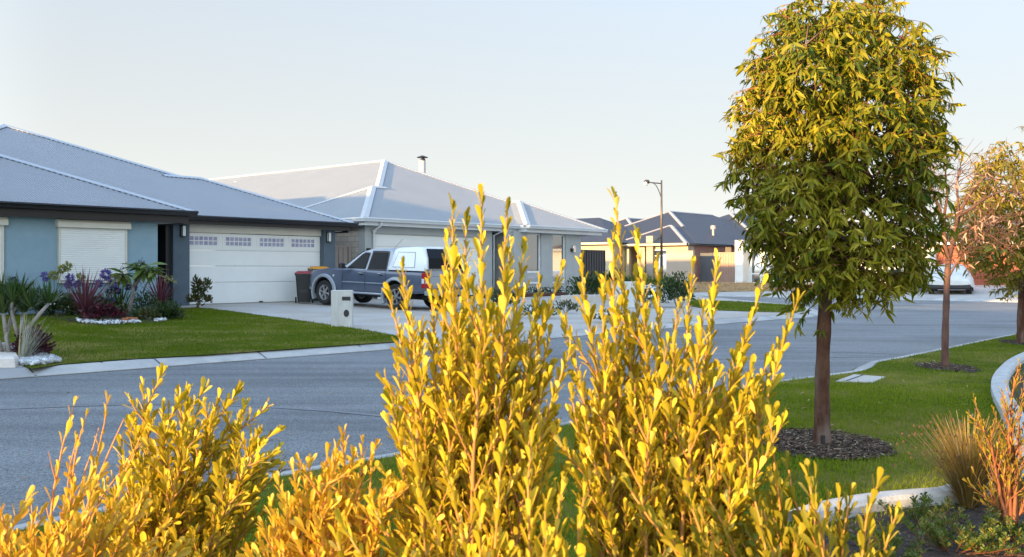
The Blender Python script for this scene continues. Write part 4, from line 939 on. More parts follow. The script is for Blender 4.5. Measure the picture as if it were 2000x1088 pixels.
ute.rotation_euler=(0,-math.atan2(zf2-zr_,WB)-R(.6),ang)
# lower body: half section points (y,z) mirrored
def sec(x,zb,zt,hw,crown=.03,top_in=.16):
    h=[(hw-.07,zb),(hw-.02,zb+.06),(hw,zb+.22),(hw+.005,zb+.40 if zb+.40<zt-.2 else zt-.22),(hw-.005,zt-.12),(hw-.03,zt-.04),(hw-.09,zt),(hw-top_in-.1,zt+crown*.6),(0,zt+crown)]
    return [(x,-y,z) for y,z in h]+[(x,y,z) for y,z in h[-2::-1]]
S=[sec(3.93,.52,.86,.62,.0),sec(3.88,.46,.96,.74,.01),sec(3.74,.42,1.02,.82),sec(3.5,.41,1.05,.86,.04),sec(3.05,.42,1.09,.88,.05),sec(2.6,.43,1.12,.885,.05),sec(2.3,.43,1.135,.885,.03),sec(1.4,.43,1.13,.89,.02),sec(.35,.43,1.13,.89,.02),sec(-.3,.45,1.13,.885,.02),sec(-1.0,.50,1.13,.875,.02),sec(-1.12,.54,1.12,.86,.02)]
b=MB(); loft(b,S); body=b.build('body',M['paint'],ute)
cs=[]
for x in (0,WB):
    c=MB(); c.tube([(x,-1.2,.39),(x,-.5,.39)],.455,40); cs.append(c.build('cut',None)); c=MB(); c.tube([(x,.5,.39),(x,1.2,.39)],.455,40); cs.append(c.build('cut',None))
for c in cs: c.parent=ute
bpy.context.view_layer.update(); boolean(body,cs); smooth_angle(body,32)
# wheel arch liners and flares
for x in (0,WB):
    for s in (-1,1):
        f_=MB(); n=22; a0,a1=R(-28),R(208); secs=[]
        for i in range(n+1):
            a=a0+(a1-a0)*i/n; ca,sa=math.cos(a),math.sin(a)
            pr=[(.455,.80),(.455,.935),(.475,.945),(.535,.93),(.555,.885),(.50,.86)]
            secs.append([(x+r*ca,s*y,.39+r*sa) for r,y in pr])
        loft(f_,secs); fl_=f_.build('wheel_arch',M['paint2'],ute); smooth_angle(fl_,40)
        c=MB(); secs=[[(x+r*math.cos(R(-10+200*i/12)),s*y,.39+r*math.sin(R(-10+200*i/12))) for r,y in ((.45,.86),(.45,.45),(.46,.45),(.46,.86))] for i in range(13)]; loft(c,secs); c.build('arch_liner',M['plastic'],ute)
for x in (0,WB):
    for s in (-1,1): make_wheel(ute,x,s*.77,s)
# cab: pillars and roof as a shell, glass inset
def csec(x,z,hw,zr,hwr):
    h=[(hw,z),(hw-.01,z+.02),(hwr+.03,zr-.10),(hwr,zr-.04),(hwr-.10,zr),(0,zr+.02)]
    return [(x,-y,zz) for y,zz in h]+[(x,y,zz) for y,zz in h[-2::-1]]
zb=1.10
cb=MB(); loft(cb,[csec(2.42,zb,.80,1.13,.76),csec(2.36,zb,.81,1.17,.76),csec(1.62,zb,.84,1.66,.64),csec(1.3,zb,.84,1.73,.63),csec(.8,zb,.84,1.75,.63),csec(.42,zb,.84,1.73,.63),csec(.33,zb,.83,1.69,.63)])
cab=cb.build('cab',M['paint2'],ute); smooth_angle(cab,30)
def side_pt(x,z,s,off=.004):
    off=off*3+.006
    zr=np.interp(x,[.33,.42,.8,1.3,1.62,2.36,2.42],[1.69,1.73,1.75,1.73,1.66,1.17,1.13]); hw=np.interp(x,[.33,.42,1.3,1.62,2.42],[.83,.84,.84,.84,.80]); hr=np.interp(x,[.33,1.3,1.62,2.36,2.42],[.63,.63,.64,.76,.76])+.03
    z0,z1=zb+.02,zr-.10; t=(z-z0)/max(z1-z0,.03); y=(hw-.01)+(hr-(hw-.01))*t; return (x,s*(y+off),z)
for s in (-1,1):
    g_=MB(); 
    for poly in ([(2.10,1.155),(1.32,1.155),(1.27,1.60),(1.46,1.60),(1.58,1.545)],):
        P_=[side_pt(x,z,s,.006) for x,z in poly]; g_.add(P_,[tuple(range(len(P_)))])
    g_.build('front_side_window',M['carglass'],ute)
    g_=MB(); P_=[side_pt(x,z,s,.006) for x,z in [(1.16,1.155),(.46,1.155),(.50,1.62),(.62,1.63),(1.10,1.63)]]; g_.add(P_,[tuple(range(5))]); g_.build('rear_side_window',M['carglass'],ute)
    # black surrounds
    def frame_(poly,wd,nm):
        P0=[side_pt(x,z,s,.0035) for x,z in poly]; cx=sum(p[0] for p in poly)/len(poly); cz=sum(p[1] for p in poly)/len(poly)
        pol2=[(cx+(x-cx)*(1+wd/abs(x-cx+1e-6) if abs(x-cx)>.1 else 1),cz+(z-cz)*(1+wd/abs(z-cz))) for x,z in poly]
        P2=[side_pt(x,z,s,.0035) for x,z in pol2]; f=MB(); f.add(P2,[tuple(range(len(P2)))]); f.build(nm,M['plastic'],ute)
    frame_([(2.10,1.155),(1.32,1.155),(1.27,1.60),(1.46,1.60),(1.58,1.545)],.025,'window_seal'); frame_([(1.16,1.155),(.46,1.155),(.50,1.62),(.62,1.63),(1.10,1.63)],.05,'window_seal')
    # door lines, handles, moulding
    for x in (2.22,1.24,.40):
        d=MB(); d.box(x-.004,x+.004,s*.897-.002,s*.897+.002,.50,1.09); d.build('door_gap',M['plastic'],ute)
    for x in (1.40,.60):
        hdl=MB(); hdl.box(x-.10,x+.10,min(s*.90,s*.935),max(s*.90,s*.935),.985,1.015,.006); hdl.build('door_handle',M['chrome'],ute)
        hdl=MB(); hdl.box(x-.09,x+.03,min(s*.892,s*.90),max(s*.892,s*.90),.955,1.03); hdl.build('handle_recess',M['plastic'],ute)
    for xa_,xb_ in ((1.27,2.20),(.44,1.21)):
        d=MB(); d.box(xa_,xb_,min(s*.89,s*.91),max(s*.89,s*.91),.715,.745,.004); d.build('side_moulding',M['paint2'],ute)
    d=MB(); d.tube([(.55,s*.86,.42),(2.45,s*.86,.42)],.035,8); d.build('side_step',M['paint2'],ute)
    # mirror
    m_=MB(); m_.tube([(2.10,s*.86,1.15),(2.10,s*1.0,1.18)],.03,8); m_.box(2.02,2.16,min(s*.95,s*1.14),max(s*.95,s*1.14),1.12,1.30,.03); m_.build('door_mirror',M['plastic'],ute)
    ind=MB(); ind.tube([(2.62,s*.885,.90),(2.62,s*.90,.90)],.028,10); ind.build('side_indicator',M['clearlens'],ute)
    hl=MB(); hl.add([(3.90,s*.50,.74),(3.72,s*.835,.76),(3.66,s*.84,.93),(3.84,s*.55,.95)],[(0,1,2,3)]); hl.build('headlight',M['clearlens'],ute)
ws=MB(); ws.add([(2.40,-.70,1.16),(2.40,.70,1.16),(1.66,.58,1.66),(1.66,-.58,1.66)],[(0,1,2,3)]); ws.build('windscreen',M['carglass'],ute)
an=MB(); an.tube([(.35,.62,1.74),(-.02,.63,2.03)],.0035,6); an.build('antenna',M['plastic'],ute)
# canopy
def ksec(x,z0,hw,zr,hr):
    h=[(hw,z0),(hw-.005,z0+.06),(hr+.045,zr-.16),(hr+.015,zr-.06),(hr-.06,zr-.01),(0,zr+.02)]
    return [(x,-y,zz) for y,zz in h]+[(x,y,zz) for y,zz in h[-2::-1]]
kb_=MB(); loft(kb_,[ksec(.33,1.135,.83,1.60,.66),ksec(.20,1.135,.85,1.76,.69),ksec(0,1.135,.855,1.80,.70),ksec(-.6,1.135,.855,1.82,.70),ksec(-.86,1.135,.85,1.81,.70),ksec(-1.08,1.135,.84,1.50,.75),ksec(-1.14,1.135,.83,1.16,.80)])
can=kb_.build('canopy',M['canopy'],ute); smooth_angle(can,30)
for s in (-1,1):
    def kp(x,z,o): t=(z-1.195)/(1.66-1.195); return (x,s*(.85+(.747-.85)*t+o),z)
    f=MB(); poly=[(.16,1.22),(-.72,1.22),(-.66,1.66),(.02,1.66)]; P_=[kp(x,z,.004) for x,z in poly]; f.add(P_,[(0,1,2,3)]); f.build('lift_panel_seal',M['plastic'],ute)
    f=MB(); poly=[(.14,1.232),(-.705,1.232),(-.65,1.648),(.01,1.648)]; P_=[kp(x,z,.008) for x,z in poly]; f.add(P_,[(0,1,2,3)]); f.build('lift_panel',M['canopy'],ute)
    f=MB(); c_=kp(-.28,1.29,.012); f.add([(c_[0]+.055*math.cos(a),c_[1],c_[2]+.026*math.sin(a)) for a in [i*math.pi/6 for i in range(12)]],[tuple(range(12))]); f.build('panel_latch',M['plastic'],ute)
    f=MB(); f.box(-1.10,.34,min(s*.80,s*.862),max(s*.80,s*.862),1.118,1.136); f.build('canopy_rail',M['plastic'],ute)
# rear: dark hatch glass, tailgate, lights, bumper, plate
f=MB(); P_=[(-1.151,.74,1.20),(-1.151,-.74,1.20),(-1.09,-.70,1.50),(-.91,-.60,1.765),(-.91,.60,1.765),(-1.09,.70,1.50)]; P_=[(x-.015,y,z+.005) for x,y,z in P_]; f.add(P_,[(0,1,2,5),(5,2,3,4)]); f.build('rear_hatch_glass',M['carglass'],ute)
f=MB(); f.box(-1.165,-1.118,-.66,.66,.66,1.125,.008); f.build('tailgate',M['paint2'],ute)
f=MB(); f.box(-1.172,-1.166,-.6,.6,.69,.70); f.box(-1.172,-1.166,-.6,.6,.98,.99); f.build('tailgate_crease',M['paint'],ute)
f=MB(); f.box(-1.20,-1.166,-.12,.12,1.0,1.06,.006); f.build('tailgate_handle',M['chrome'],ute)
f=MB(); n=16; f.add([(-1.174,.05*math.cos(6.283*k/n),.90+.05*math.sin(6.283*k/n)) for k in range(n)]+[(-1.174,.036*math.cos(6.283*k/n),.90+.036*math.sin(6.283*k/n)) for k in range(n)],[(k,(k+1)%n,n+(k+1)%n,n+k) for k in range(n)]); f.build('emblem_ring',M['chrome'],ute)
for s in (-1,1):
    f=MB(); ys=sorted((s*.675,s*.872)); f.box(-1.15,-1.0,ys[0],ys[1],.66,1.09,.012); tl=f.build('tail_light',M['taillight'],ute)
    f=MB(); ys=sorted((s*.70,s*.85)); f.box(-1.156,-1.149,ys[0],ys[1],.79,.92); ya=sorted((s*.8725,s*.879)); f.box(-1.12,-1.03,ya[0],ya[1],.79,.92); f.build('clear_lens',M['clearlens'],tl)
f=MB(); f.box(-1.30,-1.10,-.86,.86,.46,.60,.03); f.build('rear_bumper',M['paint2'],ute); 
f=MB(); f.box(-1.28,-1.16,-.5,.5,.40,.459); f.build('bumper_step',M['plastic'],ute)
f=MB(); f.box(-1.311,-1.301,-.19,.19,.47,.58); pt_=f.build('number_plate',M['plate'],ute)
text('1EA 408',.085,(-1.312,0,.525),(R(90),0,R(-90)),M['ink'],pt_,'plate_characters')
f=MB(); f.tube([(-1.2,0,.40),(-1.42,0,.42)],.02,8); f.tube([(-1.42,0,.42),(-1.42,0,.46)],[.025,.02],8); f.build('tow_ball',M['chrome'],ute)
f=MB(); f.box(-1.02,3.6,-.42,.42,.30,.44); f.box(-.05,.05,-.7,.7,.30,.42); f.box(WB-.05,WB+.05,-.7,.7,.30,.42); f.build('underbody',M['plastic'],ute)
f=MB(); f.box(3.80,3.95,-.70,.70,.44,.62,.03); f.build('front_bumper',M['paint2'],ute)
# covered car
cc=f3.w(f3.X(1860,-9),-9); cc=f3.w(f3.X(1866,-9),-9); cv=empty('covered_car',(cc.x-.3,cc.y,zC(-9)),-R(27),'parked car under a white fabric cover in front of the terracotta garage','car')
prof=[(0,.42,.86,.62),(.10,.36,.90,.80),(.45,.33,.93,.92),(.95,.32,.94,.98),(1.25,.31,.94,1.15),(1.65,.31,.93,1.36),(2.2,.31,.92,1.42),(2.8,.31,.92,1.36),(3.5,.32,.92,1.06),(4.0,.33,.9,.88),(4.25,.36,.84,.66)]
V=[];n=26
cm=MB(); secs=[]
for (y,z0,hw,zt_) in prof:
    s=[]
    for k in range(n+1):
        a=math.pi*k/n; e=.42 if zt_>1.0 else .5
        cx=math.copysign(abs(math.cos(a))**e,math.cos(a)); cz=abs(math.sin(a))**.75
        taper=1-.26*max(0,(zt_-.95)/.45)*cz**1.5
        wob=.018*math.sin(9*a+y*5)+.012*math.sin(17*a-y*3)
        s.append((cx*(hw+wob)*taper,y-.15,z0+(zt_-z0)*cz+wob*.5))
    secs.append(s)
loft(cm,secs,close=False)
cm.add([p for p in secs[0]],[tuple(range(n,-1,-1))])
co_=cm.build('fabric_cover',M['cover'],cv,smooth=True)
sm=co_.modifiers.new('s','SUBSURF'); sm.levels=1; sm.render_levels=2
cv.scale=(1.1,1.0,1.07)
hem=MB(); hem.tube([(s[0][0],s[0][1],s[0][2]) for s in secs],.02,6); hem.tube([(s[-1][0],s[-1][1],s[-1][2]) for s in secs],.02,6); hem.build('elastic_hem',M['cover'],cv)
for x in (-.76,.76):
    for y in (.75,3.35):
        w=MB(); w.tube([(x-.11,y,.32),(x+.11,y,.32)],.32,24); w.build('wheel',M['rubber'],cv)
w=MB(); w.box(-.8,.8,.1,3.9,.22,.5); w.build('underbody',M['plastic'],cv)
w=MB(); w.box(-.86,.86,-.12,.05,.30,.44,.03); w.build('bumper',M['plastic'],cv)
# ---------------------------------------------------------------- PLANTS
EUC=leaf_template([(0,.02),(.12,.07),(.35,.105),(.6,.085),(.85,.04),(1,.004)],fold=.35,curl=.22)
SPAT=leaf_template([(0,.025),(.2,.035),(.45,.075),(.68,.118),(.86,.12),(.96,.075),(1,.02)],fold=.38,curl=.10)
OVAL=leaf_template([(0,.03),(.25,.17),(.55,.22),(.8,.15),(1,.01)],fold=.3,curl=.15)
PET=leaf_template([(0,.12),(.5,.2),(1,.05)],fold=.2,curl=.2)
def rdir(n): return nrmz(rng.normal(0,1,(n,3)))
def tree_crown(center,zprof,n_twig,leaf_len,lpt,twig_len,root,droop=.75,ydepth=1.0,shell=.55,mat_=None,name='crown',asp=1.0,trunk=None,br_mat=None,nb=60,mask=None):
    """zprof: list of (z, left radius, right radius) about center.xy"""
    zs=np.array([p[0] for p in zprof]); rl=np.array([p[1] for p in zprof]); rr=np.array([p[2] for p in zprof])
    # weight heights by area
    zz=np.linspace(zs.min(),zs.max(),200); ar=(np.interp(zz,zs,rl)+np.interp(zz,zs,rr))**2; ar/=ar.sum()
    z=rng.choice(zz,n_twig,p=ar)+rng.normal(0,.01,n_twig); a=rng.random(n_twig)*2*math.pi
    R_=(np.interp(z,zs,rl)+np.interp(z,zs,rr))/2; off=(np.interp(z,zs,rr)-np.interp(z,zs,rl))/2
    rad=(shell+(1-shell)*rng.random(n_twig)**.6)*(rng.random(n_twig)<.78)+rng.random(n_twig)*.6*(rng.random(n_twig)<.22)
    rad=np.clip(rad,.08,1.0)
    lump=1+.10*np.sin(3*a+z*5)+.07*np.sin(5*a-z*9)
    cx=center.x+off+np.cos(a)*R_*rad*lump; cy=center.y+np.sin(a)*R_*rad*ydepth*lump
    out=np.stack([np.cos(a),np.sin(a),np.full(n_twig,.25)],1)
    tw0=np.stack([cx,cy,z],1)-out*twig_len*.45
    V=[];pos=[];dr=[];nr=[];sc=[]
    tb=MB()
    for i in range(n_twig):
        d=Vector(out[i]+rng.normal(0,.45,3)).normalized(); p=Vector(tw0[i]); L=twig_len*(.6+.7*rng.random())
        pts=[p.copy()]
        for k in range(4):
            d=(d+Vector((0,0,-.28*droop))+Vector(rng.normal(0,.1,3))).normalized(); p=p+d*L/4; pts.append(p.copy())
        tb.tube(pts,[.0035,.003,.0025,.002,.0012],3,cap=False)
        m=int(lpt*(.7+.6*rng.random()))
        for k in range(m):
            t=(.15+.85*rng.random())*4; j=min(int(t),3); q_=pts[j].lerp(pts[j+1],t-j)
            ld=Vector((rng.normal(0,.55),rng.normal(0,.55),-droop+rng.normal(0,.42)))+Vector(out[i])*.35
            pos.append(q_); dr.append(ld.normalized()); nr.append(rng.normal(0,1,3)+out[i]*1.2+[0,0,.6]); sc.append(leaf_len*(.45+.85*rng.random()**1.5))
    V,Fq,r=inst(*EUC,np.array([tuple(q) for q in pos]),np.array([tuple(q) for q in dr]),np.array(nr),np.array(sc),np.array(sc)*asp)
    # colour drifts from clump to clump
    tint=np.repeat(np.clip(.5+.5*np.sin(np.array([q[0]*4+q[2]*3 for q in pos])),0,1),len(EUC[0])); r=np.clip(.72*r+.28*tint,0,1)
    V=V-np.array(tuple(root.location))
    o=quadmesh(name,V,Fq,mat_,root,rnd=r,smooth=False)
    for v in range(len(tb.v)): tb.v[v]=tuple(np.array(tb.v[v])-np.array(tuple(root.location)))
    tw=tb.build('twigs',br_mat,root,fixn=False)
    return tw0
def limbs(root,base_pts,base_r,targets,m,name='limb',n_main=7,r0=.03):
    """limbs from the trunk line to twig targets, grouped"""
    mb=MB(); L=np.array(tuple(root.location)); tr=[Vector(p) for p in base_pts]
    tg=[Vector(tuple(t)) for t in targets]; random.shuffle(tg); main=[]
    for i in range(n_main):
        t=tg[i]; k=.2+.75*i/n_main; j=k*(len(tr)-1); a=tr[int(j)].lerp(tr[min(int(j)+1,len(tr)-1)],j-int(j))
        e=t; c=a.lerp(e,.45)+Vector((0,0,.18*(e-a).length)); pts=[]
        for s in range(9):
            u=s/8; pts.append(a*(1-u)**2+c*2*u*(1-u)+e*u*u+Vector(rng.normal(0,.012,3)))
        mb.tube([p-Vector(L) for p in pts],[r0*(1-.8*s/8) for s in range(9)],6); main.append(pts)
    for t in tg[n_main:]:
        best=min(((p,(p-t).length+ (0 if p.z<t.z+.05 else .4)) for pts in main for p in pts[2:]),key=lambda q:q[1])[0]
        c=best.lerp(t,.5)+Vector((0,0,.04)); pts=[best,c,t]
        mb.tube([p-Vector(L) for p in pts],[r0*.3,r0*.22,r0*.1],4,cap=False)
    return mb.build(name,m,root,smooth=True,fixn=False)
def trunk(root,pts,rad,m,n=14,name='trunk'):
    L=Vector(root.location); mb=MB(); P_=smoothline([Vector(p)-L for p in pts],4); rr=np.interp(np.linspace(0,1,len(P_)),np.linspace(0,1,len(rad)),rad)
    rr=[r*(1+.05*math.sin(i*1.7)+rng.normal(0,.02)) for i,r in enumerate(rr)]
    mb.tube(P_,rr,n); return mb.build(name,m,root,smooth=True)
# ---- street tree 1 (big eucalypt)
t1=empty('street_tree',T1,0,'tallest leafy eucalypt with dense drooping crown on the near lawn','tree','young street trees along the verge')
d1=T1.y; zp=lambda py:CH+(YH-py)/F*d1; xp=lambda px:(px-1000)/F*d1; cx1=xp(1642)
prof=[(-50,45,30),(-20,85,70),(20,120,95),(60,145,120),(100,168,150),(150,188,178),(220,192,192),(290,190,185),(350,186,168),(410,188,148),(460,180,165),(500,150,160),(540,112,135),(575,92,55),(608,68,-15)]
zprof=[(zp(py),l/F*d1,r/F*d1) for py,l,r in prof][::-1]
tpts=[T1+Vector((0,0,-.1)),P(1606,800,d1),P(1606,740,d1),P(1609,650,d1),P(1613,560,d1),P(1618,470,d1+.02),P(1628,380,d1),P(1632,280,d1+.05),P(1640,160,d1)]
trunk(t1,tpts,[.076,.057,.052,.050,.046,.040,.034,.028,.015],M['bark1'])
tw=tree_crown(Vector((cx1,d1,0)),zprof,2600,.086,15,.20,t1,mat_=M['lf_tree'],br_mat=M['twigdark'],asp=1.15,name='crown')
limbs(t1,tpts[4:],None,tw[rng.choice(len(tw),150,replace=False)],M['bark1'],n_main=16,r0=.022)
st=MB(); st.box(-.035,-.01,-.10,-.08,-.05,.09,.003); st.build('trunk_guard',M['black'],t1)
# ---- tree 2: sparse, bare branches with dry pink leaves
t2=empty('street_tree',T2,0,'thin sparse tree with bare branches and dry pinkish leaves in mulch ring','tree','young street trees along the verge')
d_=T2.y; A=lambda px,py,dd=0:P(px,py,d_+dd)
trunk(t2,[T2+Vector((0,0,-.1)),A(1846,660),A(1848,600),A(1850,540),A(1853,505)],[.055,.046,.042,.040,.038],M['bark2'],12)
mb=MB(); L=Vector(t2.location)
br=[([(1853,507),(1846,480),(1842,440),(1832,400),(1815,360),(1806,335)],.032,0),([(1853,507),(1862,470),(1870,430),(1885,395),(1905,365),(1930,340)],.032,.1),([(1842,450),(1845,415),(1850,380),(1846,345),(1850,318)],.02,-.15),([(1868,440),(1872,400),(1868,360),(1876,325)],.018,.15),([(1875,420),(1900,405),(1930,385),(1965,372),(1990,380)],.02,.0),([(1844,470),(1825,458),(1805,452),(1790,440)],.012,.2),([(1864,465),(1890,450),(1925,440),(1955,430)],.014,-.1),([(1851,545),(1862,525),(1875,505),(1878,495)],.014,-.15),([(1878,495),(1890,482),(1905,470)],.008,-.2),([(1832,400),(1820,385),(1800,375)],.008,.1),([(1888,440),(1915,450),(1950,470),(1975,490)],.010,-.1),([(1905,405),(1925,415),(1945,440),(1960,470)],.010,.1)]
ends=[]
for pts,r0,dd in br:
    Pn=[A(px,py,dd*i/len(pts)) for i,(px,py) in enumerate(pts)]; Pn=smoothline(Pn,3); rr=[r0*(1-.8*i/len(Pn))+.003 for i in range(len(Pn))]
    mb.tube([p-L for p in Pn],rr,7); ends+=[Pn[int(len(Pn)*k)] for k in (.45,.6,.75,.88)]+[Pn[-1]]*2
lp_=[];ld_=[]
for e in ends:
    for k in range(4):
        dd=Vector(rng.normal(0,.5,3))+Vector((.15,0,.35)); p=e.copy(); pts=[p.copy()]
        for s in range(4): dd=(dd.normalized()+Vector(rng.normal(0,.25,3))); p=p+dd.normalized()*.085*(1 if e.x<A(1880,0).x else 1.25); pts.append(p.copy())
        mb.tube([q-L for q in pts],[.0045,.004,.003,.0025,.0015],4,cap=False)
        up=pts[-1].z>A(0,450).z
        for s in range(int((3.2 if up else 2)*(.8 if p.x>A(1850,0).x else .4)*rng.random()*1.6)):
            lp_.append(pts[1+int(rng.integers(0,4))]); ld_.append(Vector((rng.normal(0,.5),rng.normal(0,.5),-.5+rng.normal(0,.5))))
mb.build('limb',M['bark2'],t2,smooth=True,fixn=False)
V,Fq,r=inst(*EUC,np.array([tuple(q-L) for q in lp_]),np.array([tuple(q) for q in ld_]),rng.normal(0,1,(len(lp_),3)),.10*(.6+.6*rng.random(len(lp_))),.095*(.6+.6*rng.random(len(lp_))))
quadmesh('crown',V,Fq,M['lf_pink'],t2,rnd=r,smooth=False)
# ---- tree 3: golden crown at the right edge
t3=empty('street_tree',T3,0,'golden leaved eucalypt cut by the right edge of the photo','tree','young street trees along the verge')
d_=T3.y; A=lambda px,py,dd=0:P(px,py,d_+dd)
tp3=[T3+Vector((0,0,-.1)),A(1998,630),A(2000,570),A(2003,520),A(2010,450),A(2014,380),A(2018,310)]
trunk(t3,tp3,[.13,.095,.09,.08,.06,.04,.02],M['bark1'],12)
prof=[(240,15,20),(262,45,50),(300,88,90),(350,120,125),(400,135,140),(450,140,140),(500,130,130),(540,85,110),(575,30,70)]
zprof=[(CH+(YH-py)/F*d_,l/F*d_,r/F*d_) for py,l,r in prof][::-1]
tw=tree_crown(Vector((A(2018,0).x,d_,0)),zprof,1900,.12,13,.28,t3,mat_=M['lf_gold'],br_mat=M['twigdark'],asp=1.25)
limbs(t3,tp3[3:],None,tw[rng.choice(len(tw),60,replace=False)],M['bark1'],n_main=9,r0=.022)
# ---------------------------------------------------------------- FOREGROUND SHRUBS
def bush(name,label,base,tips,dep,leafL,matL,stem_r=.006,side=9,side_len=.16,lsp=.0115,fill=0,up=.8,matS='twig',wid=1.0,bare=0,um=.82,spread=.46):
    """tips: list of (px,py,depth offset). every tip gets a leafy wand grown from the base"""
    root=empty(name,base,0,label,'shrub','yellow shrubs in the foreground bed'); L=Vector(base)
    sm_=MB(); pos=[];dr=[];nr=[];sc=[]
    def leafy(pts,s0,ll,dens=1.0):
        ln=sum((pts[i+1]-pts[i]).length for i in range(len(pts)-1)); n=max(2,int(ln*(1-s0)/lsp*dens)); g=rng.random()*6.28
        for k in range(n+3):
            t=s0+(1-s0)*min(k,n)/n; j=t*(len(pts)-1); i=min(int(j),len(pts)-2); q_=pts[i].lerp(pts[i+1],j-i); ax=(pts[i+1]-pts[i]).normalized()
            g+=2.4; o=ax.orthogonal().normalized(); b=ax.cross(o); e=o*math.cos(g)+b*math.sin(g)
            sp=(.42+.25*rng.random())*(1-.45*t)
            if k>=n: sp*=.5
            d=(ax*math.cos(sp)+e*math.sin(sp)+Vector((0,0,.12))).normalized()
            pos.append(q_); dr.append(d); nr.append(-e*.8+ax*.3+Vector(rng.normal(0,.35,3))); sc.append(ll*(.42+.75*rng.random())*(1-.25*(t>.93)))
    for (px,py,dd) in tips:
        T=P(px,py,dep+dd); B=L+Vector(((T.x-L.x)*.10,(T.y-L.y)*.15,.0)); B.z=L.z
        Cc=Vector((B.x+(T.x-B.x)*.24,B.y+(T.y-B.y)*.45,B.z+(T.z-B.z)*.58))
        pts=[]; ns=16; wv=Vector(rng.normal(0,.016,3))
        for i in range(ns+1):
            u=i/ns; pts.append(B*(1-u)**2+Cc*2*u*(1-u)+T*u*u+Vector(rng.normal(0,.0022,3))+wv*math.sin(u*math.pi*2.3)*u)
        H_=(T-B).length
        sm_.tube([p-L for p in pts],[stem_r*(1.5-1.25*i/ns) for i in range(ns+1)],6)
        if rng.random()>=bare: leafy(pts,.62,leafL)
        for k in range(side):
            u=.30+(um-.30)*(k+rng.random())/side; i=min(int(u*ns),ns-1); q_=pts[i].lerp(pts[i+1],u*ns-i); ax=(pts[i+1]-pts[i]).normalized()
            o=ax.orthogonal().normalized(); b=ax.cross(o); g=k*2.4+rng.random(); e=o*math.cos(g)+b*math.sin(g)
            l_=side_len*(.5+.7*rng.random())*(1.15-.7*u); d=(ax*.84+e*spread).normalized(); p=q_.copy(); sp=[p.copy()]
            for s in range(5): d=(d+Vector((0,0,.10*up))+Vector(rng.normal(0,.05,3))).normalized(); p=p+d*l_/5; sp.append(p.copy())
            sm_.tube([v-L for v in sp],[stem_r*.5*(1-.7*s/5) for s in range(6)],4,cap=False)
            if rng.random()>=bare*.8: leafy(sp,.15,leafL*(.8+.25*rng.random()))
    sm_.build('stem',M[matS],root,smooth=True,fixn=False)
    if pos:
        A_=np.array([tuple(q-L) for q in pos]); s_=np.array(sc)
        # keep clear of the lens
        V,Fq,r=inst(*SPAT,A_,np.array([tuple(q) for q in dr]),np.array([tuple(q) for q in nr]),s_,s_*wid*(.85+.4*rng.random(len(s_))))
        quadmesh('foliage',V,Fq,M[matL],root,rnd=r,smooth=True)
    return root
gz=.11
def j(l,s=.06): return [(a,b,float(rng.normal(0,s))) for a,b in l]
bush('banksia_shrub','tall yellow leaved shrub standing before the ute and the middle house',(-.10,1.95,gz),
 j([(945,384),(884,424),(912,452),(862,492),(778,508),(1002,436),(1020,494),(1060,555),(836,560),(1088,520),(980,500),(776,600),(792,690),(762,780),(800,640),(930,520),(1050,640),(905,560),(960,600),(870,640),(1010,580),(780,720),(820,760),(1000,680),(1075,640),(1100,700),(900,700),(950,760),(830,800),(880,780),(1000,780),(1060,760),(920,850),(860,860),(800,850),(1030,850),(1090,820),(1120,880)]),1.9,.046,'lf_bush',side=15,side_len=.17,spread=.52,lsp=.0078,matS='twigmid')
bush('banksia_shrub','wide yellow leaved shrub with a long tip reaching towards the big tree',(.27,1.95,gz),
 j([(1208,398),(1188,500),(1134,515),(1255,470),(1292,520),(1352,540),(1408,528),(1478,580),(1558,608),(1532,645),(1500,690),(1490,760),(1460,620),(1440,662),(1235,560),(1380,590),(1320,600),(1160,600),(1200,620),(1390,640),(1280,660),(1120,660),(1460,720),(1240,700),(1340,720),(1430,780),(1180,740),(1300,780),(1500,830),(1390,830),(1110,760),(1150,830),(1210,800),(1260,850),(1330,850),(1180,900),(1390,900),(1290,930),(1440,860),(1230,950)]),1.9,.045,'lf_bush',side=15,side_len=.18,spread=.54,stem_r=.0055,lsp=.0078,matS='twigmid')
bush('banksia_shrub','dense yellow orange shrub with small leaves at the left of the foreground',(-.95,2.45,gz),
 j([(292,770),(376,768),(432,790),(335,800),(255,830),(480,815),(522,835),(410,840),(365,850),(500,890),(300,900),(530,880),(450,900),(270,960),(380,950),(520,950),(330,990),(460,990),(250,1010)],.1),2.4,.047,'lf_bush',side=24,side_len=.16,lsp=.0062,matS='twigmid',um=.95,spread=.62)
bush('banksia_shrub','nearly bare orange shrub with straight twigs at the far left',(-1.1,2.35,gz),
 j([(122,790),(136,868),(160,810),(212,790),(232,800),(180,840),(250,850),(60,965),(130,958),(272,840)],.05),2.3,.045,'lf_orange',side=5,side_len=.12,lsp=.03,bare=.5,stem_r=.0045)
bush('banksia_shrub','low yellow shrub cut by the bottom left corner of the photo',(-1.05,1.95,gz),
 j([(20,990),(60,1010),(8,1030),(160,935),(190,960),(110,1000),(230,1000),(70,1060),(180,1040),(300,1040),(240,960),(130,1050),(20,1060),(270,1010),(210,1050),(330,1060)],.06),1.95,.045,'lf_orange',side=14,side_len=.13,lsp=.008,um=.93)
bush('banksia_shrub','small orange yellow shrub low between the two larger foreground shrubs',(-.42,1.9,gz),
 j([(590,900),(625,885),(650,855),(700,862),(720,870),(570,950),(610,970),(660,930),(700,960),(540,1000),(740,940),(770,930),(755,990),(700,1010),(780,1020),(640,960),(560,1040),(760,1060),(520,1060),(720,1040),(640,1000),(590,1030),(680,1010),(640,1050)],.06),1.9,.043,'lf_orange',side=16,side_len=.14,lsp=.0075,um=.93,spread=.6)
